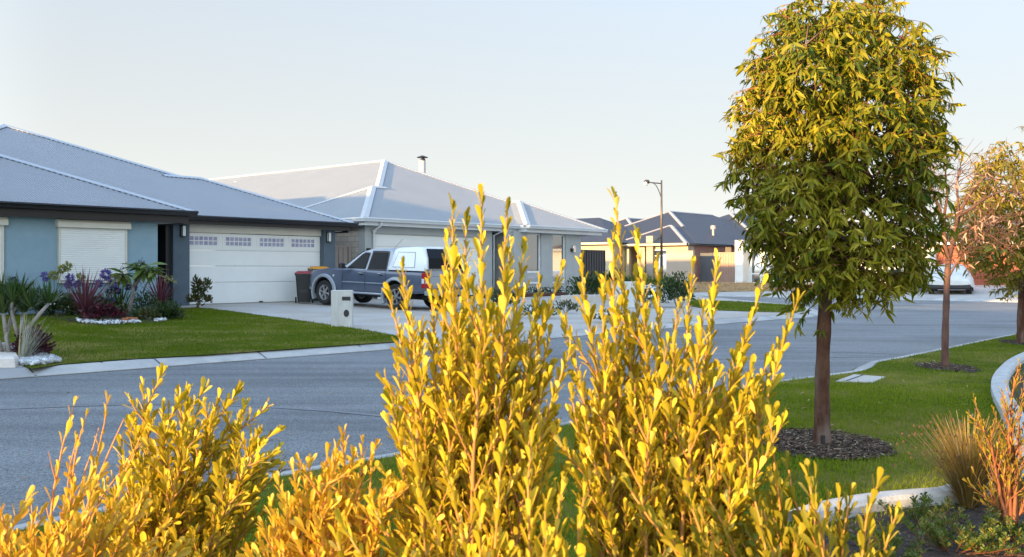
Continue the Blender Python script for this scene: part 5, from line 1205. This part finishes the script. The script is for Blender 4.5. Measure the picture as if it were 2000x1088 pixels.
bush('banksia_shrub','low sunlit shrub at the bottom centre with broad yellow leaves',(.0,1.6,gz),
 j([(740,1010),(700,1040),(640,1060),(880,900),(800,960),(960,930),(1040,900),(1100,960),(850,1000),(920,1010),(1000,990),(1080,1020),(760,1020),(1150,1000)],.06),1.6,.048,'lf_bush',side=14,side_len=.15,lsp=.009)
bush('banksia_shrub','olive shrub with upright narrow leaves at the lower right of the foreground',(.55,1.75,gz),
 j([(1500,830),(1448,860),(1560,905),(1600,920),(1520,940),(1655,960),(1480,980),(1700,970),(1580,1000),(1640,1030),(1745,1010),(1560,960),(1610,990),(1500,1010),(1460,1040),(1650,1000),(1380,1010),(1400,960),(1330,940),(1250,960),(1300,1020),(1420,1030),(1540,1050),(1690,1050)],.05),1.75,.05,'lf_olive',side=10,side_len=.14,lsp=.010)
# ---------------------------------------------------------------- GARDEN PLANTS
def blade_clump(parent,name,origin,n,L,W,tilt,m,droop=.7,rad=.05,seg=4,az=None,up=.2):
    az_=rng.random(n)*6.283 if az is None else az[0]+(rng.random(n)-.5)*az[1]
    base=np.stack([np.cos(az_)*rad*rng.random(n)+origin[0],np.sin(az_)*rad*rng.random(n)+origin[1],np.full(n,origin[2])+rng.random(n)*up*rad],1)
    V,Fq,r=blades(base,az_,tilt[0]+(tilt[1]-tilt[0])*rng.random(n),L*(.6+.5*rng.random(n)),W*(.75+.4*rng.random(n)),droop*rng.random(n),seg=seg)
    return quadmesh(name,V,Fq,m,parent,rnd=r,smooth=False)
def leaf_mound(parent,name,c,r,n,size,m,T=OVAL,hemi=True,up=.5,asp=1.,inner=.45):
    u=rdir(n); 
    if hemi: u[:,2]=np.abs(u[:,2])
    k=(inner+(1-inner)*rng.random(n)**.5)[:,None]; lump=(1+.18*np.sin(u[:,0]*6+c[0])*np.cos(u[:,1]*5))[:,None]
    pos=u*k*np.array(r)*lump+np.array(c); d=u+rng.normal(0,.45,(n,3))+[0,0,up]
    V,Fq,rr=inst(*T,pos,d,rng.normal(0,1,(n,3))+u,size*(.6+.7*rng.random(n)),size*asp*(.7+.5*rng.random(n)))
    return quadmesh(name,V,Fq,m,parent,rnd=rr,smooth=False)
def stones(name,poly,z,n,sz,m,zf=None,label=None):
    x0,x1=min(p[0] for p in poly),max(p[0] for p in poly); y0,y1=min(p[1] for p in poly),max(p[1] for p in poly)
    x=rng.uniform(x0,x1,n);y=rng.uniform(y0,y1,n);k=inpoly(x,y,poly);x=x[k];y=y[k];n=len(x)
    zz=zf(x,y) if zf else np.full(n,z)
    T=np.array([(-.5,-.5,-.3),(.5,-.5,-.3),(.5,.5,-.3),(-.5,.5,-.3),(-.3,-.33,.3),(.33,-.3,.3),(.3,.3,.33),(-.33,.3,.28)]); Q=np.array([(0,3,2,1),(4,5,6,7),(0,1,5,4),(1,2,6,5),(2,3,7,6),(3,0,4,7)])
    pos=np.stack([x,y,zz+sz*.25+rng.random(n)*sz*.5],1); V,Fq,r=inst(T,Q,pos,rdir(n)*[1,1,.3],rdir(n)*[.4,.4,1]+[0,0,.5],sz*(.5+.8*rng.random(n)))
    o=quadmesh(name,V,Fq,m,None,rnd=r,smooth=False); return tag(o,kind='stuff')
xy=lambda q,dz=0:(lambda p:Vector((p.x,p.y,p.z+dz)))(GA(*q))
bedp=[xy(q,.02) for q in [(70,618),(110,624),(150,632),(205,637),(262,634),(320,630),(352,620),(358,606),(334,602),(300,606),(70,612)]]
sheet('garden_bed',bedp,M['mulch'])
zfA=lambda x,y:zA(x,y)+.02
stones('white_pebbles',[tuple(xy(q))[:2] for q in [(150,626),(155,633),(205,637),(262,635),(275,631),(268,627),(200,630),(165,627)]],0,420,.055,M['pebble2'],zfA)
stones('white_pebbles',[tuple(xy(q))[:2] for q in [(300,626),(304,630),(325,629),(322,625)]],0,90,.05,M['pebble2'],zfA)
def agap(q,heads,label,leafn=26):
    b=xy(q,.02); r=empty('agapanthus',b,0,label,'flower','agapanthus along the blue wall'); d=b.y
    blade_clump(r,'leaf',(0,0,0),leafn,.55,.035,(.2,.9),M['strap'],droop=1.2,rad=.12)
    for (px,py,mt,rad) in heads:
        T=P(px,py,d+.1)-b; base=Vector(rng.normal(0,.05,3)); base.z=0
        sb=MB(); sb.tube([base,base.lerp(T,.5)+Vector((0,0,.04)),T],[.008,.007,.006],5); so_=sb.build('stalk',M['stalk'],r)
        n=110; u=rdir(n); rad=rad*1.12; V,Fq,rr=inst(*PET,u*rad*.45+np.array(tuple(T)),u,rng.normal(0,1,(n,3)),rad*.62,rad*.6); quadmesh('flower_head',V,Fq,mt,so_,rnd=rr,smooth=False)
M['stalk']=mat('green_stalk',(.06,.09,.03),(.09,.12,.04),rough=.6)
B_,G_,D_=M['agblue'],M['aggreen'],M['agdark']
agap((24,618),[(27,549,D_,.10),(19,562,D_,.11)],'dark purple agapanthus heads behind the spiky plant at the left edge')
agap((98,618),[(89,540,B_,.11),(105,538,G_,.11),(121,526,G_,.10)],'agapanthus clump with one violet and two seed heads left of the shutter')
agap((136,618),[(132,520,G_,.11),(137,543,B_,.10),(134,556,B_,.09)],'agapanthus clump with a green seed head rising highest before the shutter')
agap((158,618),[(158,541,G_,.10),(152,555,B_,.10)],'small agapanthus clump directly left of the tall burgundy spikes')
agap((210,616),[(207,536,B_,.13),(219,545,B_,.10),(193,554,B_,.10)],'biggest deep violet agapanthus clump right of the tall burgundy spikes')
agap((226,616),[(222,556,B_,.11),(230,568,D_,.09),(214,569,D_,.08)],'agapanthus clump with low dark heads just left of the frangipani')
agap((246,616),[(250,560,D_,.09),(262,562,B_,.08),(270,541,B_,.08)],'agapanthus clump half hidden behind the frangipani trunk')
agap((200,618),[(218,588,B_,.09)],'lone low violet agapanthus near the dark succulents',14)
def shrub(q,label,r,n,size,m,name='leafy_shrub',T=OVAL,cat_='shrub',group=None,frame=None,asp=1.):
    b=q if isinstance(q,Vector) else xy(q,.02); e=empty(name,b,0,label,cat_,group)
    leaf_mound(e,'foliage',(0,0,r[2]*.25),r,n,size,m,T=T,asp=asp,inner=.3); sb=MB()
    for k in range(5): a=k*1.3; sb.tube([(0,0,-.03),(math.cos(a)*r[0]*.3,math.sin(a)*r[1]*.3,r[2]*.4),(math.cos(a)*r[0]*.5,math.sin(a)*r[1]*.5,r[2]*.8)],[.012,.008,.004],4)
    sb.build('stem',M['greystem'],e); return e
def flowers(e,c,r,n,sz,m):
    u=rdir(n); u[:,2]=np.abs(u[:,2])*.8+.15; pos=u*np.array(r)*1.03+np.array(c)
    parts=[]
    for k in range(5):
        a=k*1.2566; t=nrmz(np.cross(u,rdir(n))); 
    base=nrmz(np.cross(u,np.tile([.3,.2,1.],(n,1)))); b2=np.cross(u,base)
    for k in range(5):
        a=k*1.2566; parts.append(inst(*PET,pos,base*math.cos(a)+b2*math.sin(a),u,sz,sz))
    V,Fq,rr=cat(parts); quadmesh('flower',V,Fq,m,e,rnd=rr,smooth=False)
e=shrub((110,618),'dark low bush dotted with small white flowers under the left shutter edge',(.45,.35,.42),700,.09,M['hedge']); flowers(e,(0,0,.1),(.45,.35,.42),26,.022,M['whiteflower'])
shrub((150,618),'dark bushy plant between white flowers and the burgundy spikes',(.4,.35,.42),520,.10,M['hedge'])
shrub((75,618),'dark green bush behind the pale grey trunks at the wall',(.45,.3,.5),500,.10,M['hedge'])
shrub((195,618),'dark green bush behind the violet agapanthus',(.55,.3,.38),520,.10,M['hedge'])
shrub((285,616),'purple tinged bush at the wall behind the frangipani',(.35,.3,.42),420,.08,M['hedge'])
def cordy(q,label,n,L,hh):
    b=xy(q,.02); e=empty('cordyline',b,0,label,'plant','burgundy spiky cordylines'); sb=MB(); sb.tube([(0,0,0),(0,0,hh)],[.03,.025],6); sb.build('stem',M['greystem'],e)
    blade_clump(e,'spiky_leaf',(0,0,hh*.6),n,L,.05,(.02,1.35),M['purpleleaf'],droop=.5,rad=.05,up=4)
cordy((166,628),'tall burgundy spiky plant standing in front of the roller shutter',75,1.15,.15)
cordy((312,612),'smaller burgundy spiky plant by the dark blue pillar',70,.9,.18)
# frangipani
b=xy((250,622),.02); fr_=empty('frangipani_tree',b,0,'small frangipani with grey forked trunk and broad leaf clusters','tree'); dF=b.y
Q_=lambda px,py,dd=0: P(px,py,dF+dd)-b
tb=MB(); tb.tube([(0,0,-.03),Q_(254,600),Q_(258,580),Q_(261,562)],[.055,.05,.045,.04],8); tb.tube([Q_(261,564),Q_(252,550),Q_(243,538)],[.035,.03,.022],6); tb.tube([Q_(261,564),Q_(273,545),Q_(281,532)],[.035,.028,.022],6); tb.tube([Q_(261,563),Q_(264,545,.2),Q_(266,528,.3)],[.03,.024,.02],6); tb.tube([Q_(279,572,.1),Q_(284,558),Q_(290,548)],[.02,.018,.012],5)
tb.tube([Q_(281,532),Q_(303,536,-.1),Q_(325,542,-.2),Q_(343,548,-.3)],[.02,.012,.01,.006],5)
tb.build('trunk',M['greystem'],fr_,smooth=True)
parts=[]
for (px,py,dd,n,sz) in ((242,536,0,16,.42),(281,528,0,22,.45),(266,524,.3,14,.36),(300,530,-.1,14,.36),(288,520,.1,12,.38),(230,540,.1,8,.34)):
    c=np.array(tuple(Q_(px,py,dd))); a=rng.random(n)*6.283; el=rng.uniform(-.45,.75,n); d=np.stack([np.cos(a)*np.cos(el),np.sin(a)*np.cos(el),np.sin(el)],1)
    FR=leaf_template([(0,.02),(.15,.05),(.45,.135),(.7,.155),(.9,.08),(1,.01)],fold=.25,curl=.45); parts.append(inst(*FR,np.tile(c,(n,1)),d,np.tile([0,0,1.],(n,1))+rng.normal(0,.25,(n,3)),sz*(.7+.4*rng.random(n))))
V,Fq,rr=cat(parts); quadmesh('leaf_cluster',V,Fq,M['broad'],fr_,rnd=rr,smooth=False)
n=60; t=rng.random(n); c=np.array([tuple(Q_(320+24*k,541+8*k,-.2)) for k in t])+rng.normal(0,.035,(n,3)); V,Fq,rr=inst(*PET,c,rdir(n),rdir(n),.05); quadmesh('flower_spray',V,Fq,M['aggreen'],fr_,rnd=rr,smooth=False)
n=50; c=np.concatenate([np.array(tuple(Q_(240,529)))+rng.normal(0,1,(n//2,3))*[.05,.05,.09],np.array(tuple(Q_(275,517)))+rng.normal(0,1,(n//2,3))*[.05,.05,.09]]); V,Fq,rr=inst(*PET,c,rdir(n),rdir(n),.05); quadmesh('bud_cluster',V,Fq,M['agdark'],fr_,rnd=rr,smooth=False)
shrub((205,630),'glossy dark burgundy succulent clump behind the white pebbles',(.42,.26,.26),520,.12,M['darkpurple'],'succulent',T=SPAT,cat_='plant',asp=1.6)
e=empty('bromeliad',xy((238,622),.02),0,'yellow green rosette plant with a pale stalk left of the frangipani trunk','plant'); blade_clump(e,'leaf',(0,0,0),36,.38,.06,(.3,1.2),M['broad'],rad=.08); sb=MB(); sb.tube([(.02,0,0),(.04,0,.25),(.02,0,.42)],.012,5); sb.build('stalk',M['aggreen2'] if 'aggreen2' in M else M['greystem'],e)
e=empty('strappy_plant',xy((268,624),.02),0,'grey green strappy tuft right of the frangipani trunk','plant'); blade_clump(e,'leaf',(0,0,0),60,.40,.03,(.2,1.2),M['strap'],rad=.12)
e=empty('strappy_plant',xy((235,616),.02),0,'upright strappy green plant behind the frangipani near the wall','plant'); blade_clump(e,'leaf',(0,0,0),30,.95,.05,(.05,.45),M['strap'],rad=.12)
e=empty('grassy_shrub',xy((325,624),.02),0,'rounded dark green arching grassy plant at the right end of the bed','plant'); blade_clump(e,'leaf',(0,0,0),420,.48,.022,(.1,1.35),M['hedge'],rad=.22,droop=1.3); leaf_mound(e,'foliage',(0,0,.05),(.42,.35,.36),260,.10,M['hedge'],T=EUC,asp=1.6)
shrub((290,626),'low dull brown plant between the tufts at the bed edge',(.28,.2,.18),200,.09,M['bronze'],'low_plant',cat_='plant')
rks=[]
for k,(px,py) in enumerate(((252,629),(244,631),(262,630))): c=xy((px,py),.02)-xy((252,629),.02); rk=MB(); rk.box(c.x-.07,c.x+.07,c.y-.05,c.y+.05,0,.09,.015); rks.append(rk)
o_=empty('terracotta_rock_pile',xy((252,629),.02),0,'small pile of orange brown rocks among the white pebbles','rocks'); mr_=mat('orange_rock',(.30,.10,.03),(.38,.15,.06),scale=12,rough=.9)
for rk in rks: rk.build('rock',mr_,o_)
# small bronze leaved tree by garage door
b=xy((388,603),.02); e=empty('magnolia_shrub',b,0,'slim dark bronze leaved shrub in front of the white garage door','shrub'); dM=b.y
tb=MB(); tb.tube([(0,0,-.02),(0,0,.35),P(385,560,dM)-b],[.018,.015,.01],6); tb.tube([(0,0,.3),P(394,575,dM)-b,P(403,548,dM)-b],[.014,.012,.008],6); tb.tube([(0,0,.2),P(376,588,dM)-b],[.01,.006],5); tb.build('stem',M['greystem'],e)
parts=[]
for (px,py,rx,rz,n) in ((384,556,.10,.20,110),(404,556,.09,.18,80),(388,572,.17,.14,120),(378,584,.18,.09,70),(398,585,.20,.10,80),(390,596,.06,.05,12),(372,590,.07,.06,20),(408,588,.08,.06,24)):
    c=np.array(tuple(P(px,py,dM)-b)); u=rdir(n); parts.append(inst(*OVAL,c+u*[rx,rx,rz]*rng.random((n,1))**.5,u+[0,0,.9],rng.normal(0,1,(n,3)),.12*(.7+.5*rng.random(n)),.10))
V,Fq,rr=cat(parts); quadmesh('foliage',V,Fq,M['bronze'],e,rnd=rr,smooth=False)
# ---- corner bed at far left
cbp=[xy(q,.025) for q in [(-60,690),(0,675),(60,668),(92,690),(106,703),(112,709),(60,714),(36,712),(0,708),(-60,706)]]
sheet('garden_bed',cbp,M['mulch'])
stones('white_pebbles',[tuple(xy(q))[:2] for q in [(36,703),(70,700),(100,703),(119,710),(62,717),(42,716)]],0,1500,.06,M['pebble2'],zfA)
stones('white_pebbles',[tuple(xy(q))[:2] for q in [(-10,693),(14,694),(16,699),(-10,699)]],0,160,.045,M['pebble2'],zfA)
b=xy((30,703),.03); e=empty('dragon_tree_clump',b,0,'multi trunk clump with pale grey trunks and spiky green heads at the left edge','plant'); dD=b.y
Q_=lambda px,py,dd=0: P(px,py,dD+dd)-b
tb=MB()
for pts,r0 in (([(17,706),(14,670),(10,640),(6,610)],.035),([(18,690),(12,660),(20,625),(28,600)],.03),([(38,704),(40,668),(42,640),(46,612)],.035),([(40,690),(48,650),(62,632),(80,610),(96,592)],.032),([(40,668),(30,640),(22,605),(24,590)],.028),([(8,704),(-2,670),(-12,620)],.035)):
    tb.tube([Q_(px,py,.15*math.sin(px)) for px,py in pts],[r0*(1-.35*i/len(pts)) for i in range(len(pts))],7)
tb.build('trunk',mat('pale_grey_trunk',(.22,.20,.17),(.34,.31,.27),scale=18,rough=.85,stretch=(1,1,3)),e,smooth=True)
for k,(px,py) in enumerate(((6,612),(28,598),(46,610),(96,592),(24,590),(-12,618),(60,600),(0,585),(38,580))):
    c=Q_(px,py,.15*math.sin(px)); blade_clump(e,'leaf_head',tuple(c),60,.40,.028,(.02,.95 if k!=3 else 1.1),M['sago'] if 'sago' in M else M['strap'],droop=.5,rad=.05)
b=xy((40,708),.03); e=empty('pale_stalk_plant',b,0,'fan of thin pale stalks with yellowish tips beside the white pebbles','plant')
blade_clump(e,'stalk',(0,0,0),110,.62,.014,(.02,.75),M['palestalk'],droop=.25,rad=.09,az=(.35,2.6)); blade_clump(e,'stalk_tip',(0.12,0,.48),9,.16,.03,(.0,.9),M['aggreen'],droop=.3,rad=.22)
shrub((66,703),'rounded dark red succulent bush behind the white pebbles',(.24,.22,.34),420,.09,M['darkpurple'],'succulent',T=SPAT,cat_='plant',asp=1.6)
q0=xy((8,700),.02); rk=empty('garden_rock',q0,0,'grey green rock behind the pale stone block at left edge','rock'); mb=MB(); mb.lathe([(.22,-.05),(.20,.10),(.12,.19),(.02,.21)],0,0,9); mb.build('stone',M['kerb'],rk)
def slab(pxs,h,label,z0=.0):
    pts=[xy(q) for q in pxs]; c=pts[0]; e=empty('stone_block',c,0,label,'stone block'); mb=MB(); n=len(pts)
    cen=sum((p for p in pts),Vector())/n
    a=[p-c for p in pts]; t=[(p.lerp(cen,.05))-c for p in pts]; t2=[(p.lerp(cen,.12))-c for p in pts]
    vs=[(p.x,p.y,z0-.02) for p in a]+[(p.x,p.y,z0+h*.8) for p in t]+[(p.x,p.y,z0+h) for p in t2]
    fs=[tuple(range(n-1,-1,-1)),tuple(range(2*n,3*n))]+[(k,(k+1)%n,n+(k+1)%n,n+k) for k in range(n)]+[(n+k,n+(k+1)%n,2*n+(k+1)%n,2*n+k) for k in range(n)]
    mb.add(vs,fs); mb.build('block',M['stoneblk'],e)
slab([(-60,717),(30,718),(39,714),(34,704),(0,702),(-60,701)],.13,'pale rounded stone block at the left edge above the street',.0)
# neighbour's driveway apron (wedge of pale concrete)
q_=[G(-60,744,.0),G(0,741,.0),G(66,736,.0),G(44,722,.06),G(0,714,.08),G(-60,712,.08)]
mb=MB(); n=len(q_); zt_=[.012,.012,.012,.115,.13,.13]; vs=[(p.x,p.y,-.02) for p in q_]+[(p.x,p.y,z) for p,z in zip(q_,zt_)]
mb.add(vs,[tuple(range(n-1,-1,-1))]+[(n,n+1,n+4,n+5),(n+1,n+2,n+3,n+4)]+[(k,(k+1)%n,n+(k+1)%n,n+k) for k in range(n)]); tag(mb.build('driveway_apron',M['stoneblk']),kind='structure')
# ---- middle house garden
yb_=-1.75
xa,xb=f2.X(925,yb_),f2.X(1108,yb_); zt2,zb2=f2.Z(1050,572,yb_),f2.Z(1050,584,yb_)
pl_=empty('timber_planter',f2.w(xa,yb_,zb2),f2.a,'long dark brown timber planter below the tall windows','planter')
w=MB(); L_=xb-xa; hP=zt2-zb2
for k in range(2): w.box(0,L_,0,.05,k*hP/2-.05*(k==0),(k+1)*hP/2-.008); w.box(0,.05,.051,.7,k*hP/2-.05*(k==0),(k+1)*hP/2-.008); w.box(L_-.05,L_,.051,.7,k*hP/2-.05*(k==0),(k+1)*hP/2-.008)
w.build('board',M['timber'],pl_); w=MB(); w.box(.051,L_-.051,.051,.7,0,hP-.05); w.build('soil',M['mulch'],pl_)
for k,px in enumerate((1022,1038,1053,1068,1083,1096)):
    x=f2.X(px,yb_+.3); b=f2.w(x,yb_+.3,zt2-.06); e=shrub(b,'white flowering plant in the timber planter, %s from its right end'%['sixth','fifth','fourth','third','second','first'][k],(.26,.24,.20),170,.07,M['hedge'],'flowering_plant',cat_='plant',group='white flowers in the timber planter'); flowers(e,(0,0,.05),(.26,.24,.20),22,.035,M['whiteflower'])
def garden_wall(q0,q1,h,label):
    a=xy(q0); b=xy(q1); e=empty('garden_wall',a,math.atan2(b.y-a.y,b.x-a.x),label,'wall'); L_=(Vector((b.x,b.y))-Vector((a.x,a.y))).length; mb=MB(); k=0.
    while k<L_-.02: mb.box(k,min(k+.5,L_)-.008,0,.2,-.1,h,.008); k+=.5
    mb.build('block',M['limestone'],e)
garden_wall((1102,592),(1192,590),.26,'low pale limestone block wall left of the white letterbox')
garden_wall((1282,588),(1335,584),.26,'low limestone wall running right behind the white daisies')
for q,l,r,n,s,m,fl in (((1150,586),'dark shrub behind the low limestone wall by the charcoal fence',(.8,.5,.75),900,.13,M['hedge'],0),((1195,583),'dark shrub directly behind the white letterbox',(.8,.6,.85),800,.13,M['hedge'],0),
  ((1268,600),'mound of white daisies right of the white letterbox',(.62,.45,.60),800,.08,M['hedge'],170),((1322,600),'dark shrub at the corner right of the white daisies',(.55,.5,.85),800,.12,M['hedge'],0),((1295,592),'dark shrub between daisies and limestone wall',(.5,.4,.55),500,.11,M['hedge'],0),
  ((985,606),'small dark shrub in the gravel near the ute',(.42,.4,.5),500,.09,M['hedge'],0),((1052,622),'low white flowering plant in the gravel before the planter',(.45,.35,.28),360,.08,M['hedge'],60),((1185,630),'low white flowering plant in the gravel below the letterbox',(.35,.3,.22),240,.07,M['hedge'],40),((1105,612),'reddish low plant in the gravel right of centre',(.4,.3,.25),240,.08,M['bronze'],0),
  ((1240,576),'wide olive hedge seen above the white letterbox',(1.3,.6,.62),1300,.12,M['ground_cover'],0),((1290,576),'olive hedge section behind the white daisies',(1.1,.6,.6),1000,.12,M['ground_cover'],0)):
    e=shrub(q,l,r,n,s,m)
    if fl: flowers(e,(0,0,r[2]*.25),r,fl,.055,M['whiteflower'])
# ---- far side plants
def far_at(px,y): x=f3.X(px,y); v=f3.w(x,y); v.z=zC(min(y,0)); return v
for px,y,L_,n,l in ((1207,-1.2,1.3,34,'spiky palm like plant by the far porch'),(1250,-1.0,1.2,34,'spiky plant between the pillars of the far porch'),(1258,-1.3,.9,26,'smaller spiky plant beside the grey blade pillar')):
    e=empty('spiky_plant',far_at(px,y),0,l,'plant'); blade_clump(e,'leaf',(0,0,.25),n,L_,.06,(.2,1.2),M['strap'],droop=.9,rad=.05); sb=MB(); sb.tube([(0,0,0),(0,0,.3)],.05,6); sb.build('trunk',M['greystem'],e)
for (px,y,hh,l) in ((1778,-2.6,1.9,'golden lit yucca left of the white garage pier'),(1798,-2.2,1.5,'shorter golden yucca close to the white garage pier'),(1772,-2.0,1.1,'lowest golden yucca at the left of the group')):
    e=empty('yucca',far_at(px,y),0,l,'plant','golden yuccas by the far garage'); sb=MB(); sb.tube([(0,0,0),(.03,0,hh*.6),(0,.02,hh)],[.13,.10,.08],8); sb.build('trunk',M['greystem'],e,smooth=True)
    blade_clump(e,'leaf_head',(0,0,hh),130,.80,.055,(.0,1.9),M['yucca'],droop=.6,rad=.1); blade_clump(e,'dry_skirt',(0,0,hh*.85),110,.75,.05,(1.9,2.8),M['yucca'],droop=.3,rad=.12)
for (px,y,r_,l) in ((1768,-3.6,.7,'dark spiky bush below the yuccas'),(1797,-3.8,.75,'rounded olive grassy bush left of the covered car'),(1815,-2.2,.7,'dark spiky bush against the white garage pier'),(1750,-3.2,.55,'dark green bush at the left end of the yucca bed')):
    e=empty('grassy_bush',far_at(px,y),0,l,'plant'); blade_clump(e,'leaf',(0,0,0),260,r_*1.5,.04,(.1,1.3),M['hedge'] if 'dark' in l else M['ground_cover'],droop=.9,rad=.25)
shrub(far_at(1712,-4.0),'low brown shrubs on the bare far verge',(1.3,.5,.35),500,.13,M['bronze'])
shrub(far_at(1992,-6.5),'dark shrub at the right frame edge beyond the street',(.6,.5,.8),600,.12,M['hedge'])
gb=far_at(1744,-3.4); bin_(tuple(gb),R(20),'green bin half hidden under the big tree crown by the far garden bed',M['bingreen'],M['bingreen'],.95)['group']='far wheelie bins'
# ---- right foreground: sedge, orange shrub, ground cover
b=G(1893,990,.11); e=empty('sedge_tuft',b,0,'big tawny sedge tuft with dark seed heads beside the concrete edging','plant')
n=900; az_=rng.random(n)*6.283; base=np.stack([np.cos(az_)*.05*rng.random(n),np.sin(az_)*.05*rng.random(n),np.zeros(n)],1); ti=np.abs(rng.normal(.22,.28,n)); LL=.50*(.55+.55*rng.random(n))
V,Fq,r=blades(base,az_,ti,LL,.0045,.35+.3*rng.random(n),seg=4,wid_prof=lambda t:1-.6*t); quadmesh('blade',V,Fq,M['sedge'],e,rnd=r,smooth=False)
tips=V.reshape(n,10,3)[:,8]; sel=rng.choice(n,170,replace=False); mb=MB(); mb.tube([(0,0,-.007),(0,0,0),(0,0,.008)],[.0035,.007,.002],5)
sh0=mb.build('seed_head',M['seedhead'],e)
for k,i in enumerate(sel[:95]):
    o_=sh0 if k==0 else sh0.copy()
    if k: C.objects.link(o_); o_.parent=e
    o_.location=tuple(tips[i])
bush('orange_shrub','orange leaved shrub with one straight red stem at the right edge',(G(1978,1052,.11)).to_tuple(),
 j([(1984,705),(1960,760),(1995,800),(1930,850),(1900,800),(1950,900),(2000,880),(1985,940),(1930,960),(1960,1000),(2010,960)],.06),4.72,.048,'lf_rust',side=11,side_len=.22,lsp=.016,stem_r=.008,matS='twigdark',wid=.75)
for k,(px,py,w_) in enumerate(((1800,1030,.20),(1860,1075,.24),(1940,1080,.22),(1990,1060,.16),(1740,1090,.2))):
    b=G(px,py,.11); e=empty('ground_cover_plant',b,0,['low green ground cover nearest the concrete edging','low green ground cover centred below the sedge tuft','low green ground cover under the orange shrub','low green ground cover at the right edge by the red stem','low green ground cover at the left of the mulch bed'][k],'plant','ground cover in the mulch bed')
    tb=MB(); n=26; pos=[];dr=[]
    for i in range(n):
        a=rng.random()*6.283; rr_=w_*rng.random()**.6; x,y=math.cos(a)*rr_,math.sin(a)*rr_; hh=.05+.10*rng.random(); tip=Vector((x*1.15,y*1.15,hh)); tb.tube([(x*.3,y*.3,0),(x*.8,y*.8,hh*.5),tip],[.0016,.0013,.001],4,cap=False)
        for q in range(34):
            t=.25+.75*rng.random(); p=Vector((x*.3,y*.3,0)).lerp(tip,t); pos.append(tuple(p)); dr.append((rng.normal(0,.7),rng.normal(0,.7),.6+.3*rng.random()))
    tb.build('stem',M['twigdark'],e,fixn=False); V,Fq,r=inst(*SPAT,np.array(pos),np.array(dr),rng.normal(0,1,(len(pos),3)),.026,.032); quadmesh('foliage',V,Fq,M['ground_cover'],e,rnd=r,smooth=False)
# ---------------------------------------------------------------- ROAD WEAR
M['tyre']=mat('tyre_polished_asphalt',(.11,.12,.132),(.18,.19,.205),scale=60,rough=.5,stretch=(1,1,1))
M['dirt']=mat('gutter_dirt',(.05,.04,.03),(.16,.14,.11),scale=9,rough=.95)
def ribbon(name,pts,w0,m,z,jit=.0):
    L=smoothline([Vector(p) for p in pts],6); vs=[];n=len(L)
    for i,p in enumerate(L):
        t=(L[min(i+1,n-1)]-L[max(i-1,0)]).normalized(); nn=Vector((-t.y,t.x,0)); ww=w0*(.55+.45*math.sin(math.pi*i/(n-1)))*(1+jit*rng.normal())
        vs+= [(*(p-nn*ww)[:2],z),(*(p+nn*ww)[:2],z)]
    mb=MB(); mb.add(vs,[(2*i,2*i+2,2*i+3,2*i+1) for i in range(n-1)]); return tag(mb.build(name,m),kind='structure')
for k,l in enumerate(([(0,800),(300,790),(600,800),(900,830)],[(860,700),(1000,712),(1500,700),(1900,695)],[(1450,690),(1650,688),(1800,694),(1900,690)],[(780,700),(840,690),(960,700),(1040,720)])):
    ribbon('tyre_mark',[G(*q,0) for q in l],.035,M['tyre'],.004+.0005*k,.25)
def shift(line,d): return [p for p in offset(line,d)]
def edge_dirt(name,line,d0,d1,z):
    A_=offset(line,d0); vs=[]
    for i,p in enumerate(A_):
        w=d1*(.35+.9*rng.random()); t=(line[min(i+1,len(line)-1)]-line[max(i-1,0)]).normalized(); nn=Vector((-t.y,t.x,0))*(1 if d1>0 else 1)
        q=p+nn*w; vs+=[(p.x,p.y,z),(q.x,q.y,z)]
    mb=MB(); mb.add(vs,[(2*i,2*i+2,2*i+3,2*i+1) for i in range(len(A_)-1)]); tag(mb.build(name,M['dirt']),kind='structure')
def dense(line,step=.25):
    out=[]
    for a,b in zip(line[:-1],line[1:]):
        n=max(1,int((b-a).length/step)); out+=[a.lerp(b,i/n) for i in range(n)]
    return out+[line[-1]]
edge_dirt('gutter_dirt',dense(KA[2:16]),.004,-.05,.003); edge_dirt('gutter_dirt',dense(KB[8:-12]),-.004,.05,.003)
# fallen leaves along the gutters, on the driveway and lawns (stuff)
pts=[]
for p in dense(KA[2:14],.12)+dense(KB[8:-14],.12):
    if rng.random()<.35: pts.append((p.x+rng.normal(0,.12),p.y+rng.normal(0,.12),.006))
for _ in range(260):
    px,py=rng.uniform(0,1900),rng.uniform(640,940); g=G(px,py,0); pts.append((g.x,g.y,.006 if True else 0))
pts=np.array(pts); za=np.where(inpoly(pts[:,0],pts[:,1],lb),.13,.006); ina=inpoly(pts[:,0],pts[:,1],[(p.x,p.y) for p in landA]); pts[:,2]=np.where(ina,zA(pts[:,0],pts[:,1])+.03,za)
n=len(pts); V,Fq,r=inst(*EUC,pts,rdir(n)*[1,1,.15],np.tile([0,0,1.],(n,1))+rng.normal(0,.2,(n,3)),.05+.03*rng.random(n)); tag(quadmesh('fallen_leaves',V,Fq,M['lf_pink'],rnd=r,smooth=False),kind='stuff')
